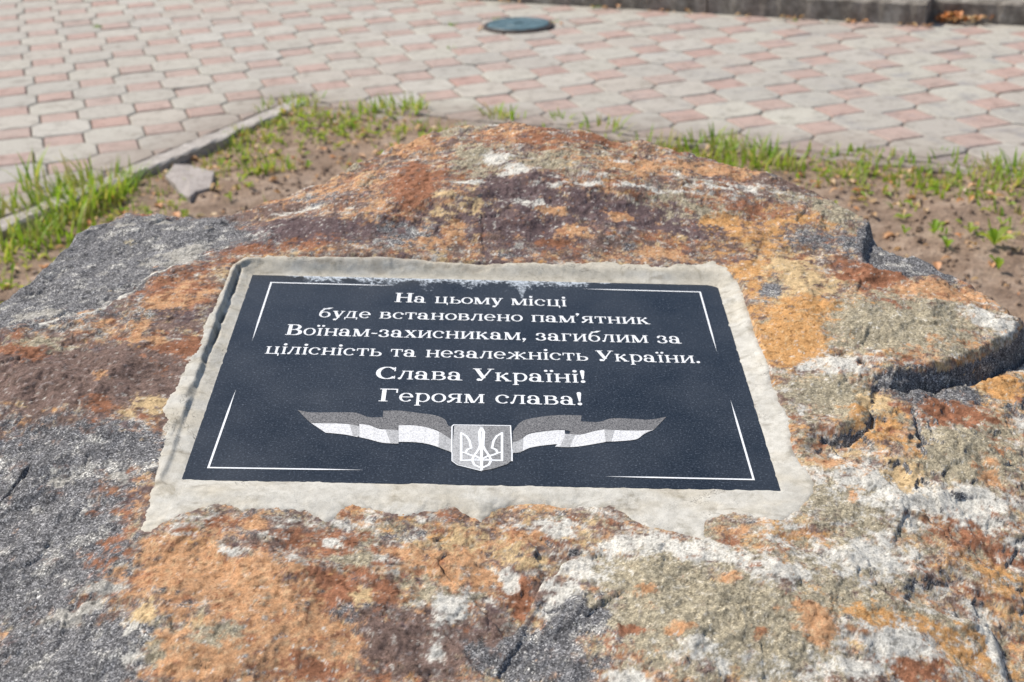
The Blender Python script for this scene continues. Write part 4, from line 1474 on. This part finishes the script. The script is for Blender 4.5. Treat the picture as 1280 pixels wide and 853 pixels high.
# thick tufts: photo place, radius, blades, heights
for x, y, r, n, h0, h1 in [
    (95, 262, .12, 130, .05, .14), (132, 247, .11, 120, .04, .12), (78, 275, .09, 70, .06, .16), (150, 240, .07, 40, .03, .09), (20, 292, .13, 60, .04, .11),
    (40, 282, .10, 30, .04, .10), (5, 322, .10, 40, .05, .11), (85, 300, .09, 50, .05, .12), (50, 312, .05, 30, .04, .10), (40, 252, .03, 12, .10, .16),
    (320, 218, .06, 34, .03, .07), (350, 212, .05, 22, .03, .07), (330, 175, .12, 60, .02, .06), (360, 150, .12, 70, .02, .05), (300, 180, .10, 40, .02, .05),
    (380, 140, .08, 40, .02, .05), (450, 150, .09, 50, .02, .05), (500, 152, .10, 60, .03, .07), (520, 148, .06, 26, .04, .08), (430, 165, .08, 30, .02, .05),
    (620, 150, .05, 26, .05, .09), (640, 152, .05, 26, .05, .09), (700, 160, .10, 34, .03, .07), (755, 168, .08, 40, .05, .10), (810, 186, .07, 30, .06, .12),
    (830, 186, .07, 30, .06, .12), (875, 194, .10, 70, .06, .13), (900, 194, .08, 50, .05, .11), (935, 205, .10, 90, .06, .13), (960, 205, .08, 60, .06, .13), (985, 208, .06, 26, .06, .12),
    (1010, 212, .08, 40, .03, .06), (1060, 215, .10, 60, .03, .06), (1085, 218, .08, 50, .03, .06), (1120, 222, .10, 60, .03, .06), (1150, 232, .12, 80, .03, .07), (1170, 245, .10, 60, .03, .07),
    (1200, 228, .12, 70, .03, .07), (1240, 228, .10, 60, .04, .08), (1272, 232, .06, 40, .06, .12), (1265, 240, .10, 60, .03, .07), (1215, 262, .06, 26, .03, .06), (1060, 235, .08, 34, .02, .05),
    (1270, 285, .10, 40, .03, .06), (1245, 305, .05, 16, .03, .06), (1180, 300, .03, 8, .03, .05), (1130, 268, .04, 12, .02, .05)]:
    tuft(G, on_soil(x, y + (9 if 600 < x < 1000 else 0)), r, n if x < 600 else int(n * .62), h0 * (1 if x < 600 else .75), h1 * (1 if x < 600 else .72))
# sparse seedlings over the whole bed
for _ in range(900):
    p = np.array([random.uniform(-2.2, 3.0), random.uniform(2.0, 4.9)])
    i_ = min(LB - p @ nL, RB - p @ nR)
    if i_ < .05:
        continue
    if random.random() > .25 + .6 * math.exp(-i_ / .35):
        continue
    c = np.array([p[0], p[1], z_at(p)])
    tuft(G, c, .02, random.randint(2, 6), .012, .045, .004)
# strip against the edging on the far side
for _ in range(120):
    t = random.uniform(.2, 3.6)
    p = BED_C + dR * t - nR * (.09 + abs(random.gauss(0, .10)))
    tuft(G, np.array([p[0], p[1], 0]), .03, random.randint(3, 8), .02, .06, .005, (.3, .9))
for _ in range(110):
    t = random.uniform(.05, 1.7)
    p = BED_C + dL * t - nL * (.10 + abs(random.gauss(0, .14)))
    tuft(G, np.array([p[0], p[1], 0]), .03, random.randint(2, 7), .015, .05, .005, (.3, .9))
# weeds in the joints
for x, y, n in [(122, 34, 16), (565, 31, 12), (565, 61, 12), (1078, 190, 26), (1100, 188, 12), (430, 38, 8), (745, 10, 10), (992, 26, 12), (1175, 190, 10), (620, 24, 6), (692, 28, 8)]:
    p = ground(x, y)[:2]
    tuft(G, np.array([p[0], p[1], 0]), .022, n, .010, .028, .005, (.2, .6))
for _ in range(420):
    side = random.random() < .4
    t = random.uniform(.0, 1.9 if side else 3.9)
    p = BED_C + (dL * t - nL * (.11 + abs(random.gauss(0, .22))) if side else dR * t - nR * (.10 + abs(random.gauss(0, .16))))
    if min(LB - p @ nL, RB - p @ nR) < .08:
        continue
    if np.hypot(*(p - ground(238, 232, -.02)[:2])) < .16:
        continue
    for q in range(random.randint(2, 4)):
        G.leaf(np.array([p[0], p[1], z_at(p) + .003]), random.uniform(.015, .035), random.uniform(0, 6.3), random.uniform(.1, .9), random.uniform(.45, .95), .15, .35)
link('grass', G.mesh('grass', M_GRASS), kind='stuff')

D = Blades()
for _ in range(11000):
    p = np.array([random.uniform(-2.2, 3.0), random.uniform(2.2, 4.95)])
    i_ = min(LB - p @ nL, RB - p @ nR)
    if i_ < .07:
        continue
    if random.random() > .12 + .80 * math.exp(-i_ / .30):
        continue
    D.leaf(np.array([p[0], p[1], z_at(p) + .003]), random.uniform(.010, .036), random.uniform(0, 6.3), random.gauss(0, .3), random.random(), random.uniform(.0, .3), random.uniform(.35, .8))
for _ in range(60):
    t = random.uniform(-.0, 3.8)
    p = K1 - dK * t - nK * random.uniform(.01, .05)
    D.leaf(np.array([p[0], p[1], .006]), random.uniform(.015, .035), random.uniform(0, 6.3), random.gauss(0, .3), random.random() * .9, .2, .6)
for _ in range(60):
    p = K1 + dK * (.03 + abs(random.gauss(.06, .07))) + nK * (SET - random.uniform(.005, .06))
    D.leaf(np.array([p[0], p[1], .01 + random.random() * .02]), random.uniform(.02, .045), random.uniform(0, 6.3), random.gauss(0, .4), random.choice([.1, .7, .75, .8, .5]), .2, .6)
for x, y in [(598, 38), (694, 32), (1160, 34), (1140, 32)]:
    for _ in range(7):
        p = ground(x + random.uniform(-6, 6), y + random.uniform(-2, 2))[:2]
        D.leaf(np.array([p[0], p[1], .006]), random.uniform(.012, .025), random.uniform(0, 6.3), random.gauss(0, .2), random.random(), .2, .6)
link('leaf_litter', D.mesh('leaf_litter', M_DRY), kind='stuff')

# clods and grit on the soil
cv_, cf_ = [], []
for _ in range(7000):
    p = np.array([random.uniform(-2.3, 3.2), random.uniform(2.1, 4.95)])
    if min(LB - p @ nL, RB - p @ nR) < .07:
        continue
    r = random.uniform(.003, .011) * (1.6 if random.random() < .05 else 1)
    z = z_at(p)
    b = len(cv_)
    ph = random.uniform(0, 6.3)
    for a in range(5):
        cv_.append((p[0] + r * math.cos(ph + a * 1.257) * random.uniform(.7, 1.2), p[1] + r * math.sin(ph + a * 1.257) * random.uniform(.7, 1.2), z - .002))
    for a in range(5):
        cv_.append((p[0] + .6 * r * math.cos(ph + a * 1.257), p[1] + .6 * r * math.sin(ph + a * 1.257), z + r * random.uniform(.5, .9)))
    for a in range(5):
        q = (a + 1) % 5
        cf_.append((b + a, b + q, b + 5 + q, b + 5 + a))
    cf_.append(tuple(b + 5 + a for a in range(5)))
link('soil_clods', new_mesh('soil_clods', cv_, cf_, M_SOIL), kind='stuff')

# broad-leaved weeds standing apart on the right of the boulder, and one by the left tufts
WEEDS = [
    (1166, 300, .050, 5, 'pale green weed seedling on bare soil, nearest to the boulder of the right-hand seedlings'),
    (1183, 318, .045, 4, 'small upright weed seedling at the boulder edge, below the palest one'),
    (1212, 300, .045, 4, 'little yellow-green weed seedling between two taller ones on the bare soil'),
    (1241, 318, .065, 6, 'tallest bright green weed seedling on the bare soil right of the boulder'),
    (1247, 345, .050, 4, 'dark green weed sprig just above the boulder at the right edge'),
    (1130, 300, .030, 4, 'tiny weed seedling at the notch in the back edge of the boulder'),
    (385, 212, .030, 5, 'flat green weed rosette on the soil behind the left of the boulder'),
    (325, 222, .040, 5, 'leafy weed sprig in the bed between the slab fragment and the boulder'),
]
for x, y, s, n, lab in WEEDS:
    B = Blades()
    for q in range(n):
        B.leaf(np.array([0, 0, .002]), s * random.uniform(.5, .95), q * 6.283 / n + random.uniform(-.3, .3), random.uniform(.5, 1.25), random.uniform(.45, .75), .15, .42)
    c = on_soil(x, y)
    link('weed_seedling', B.mesh('weed_seedling', M_GRASS), None, tuple(float(q) for q in c), label=lab, category='weed', group='weed seedlings in the planting bed')
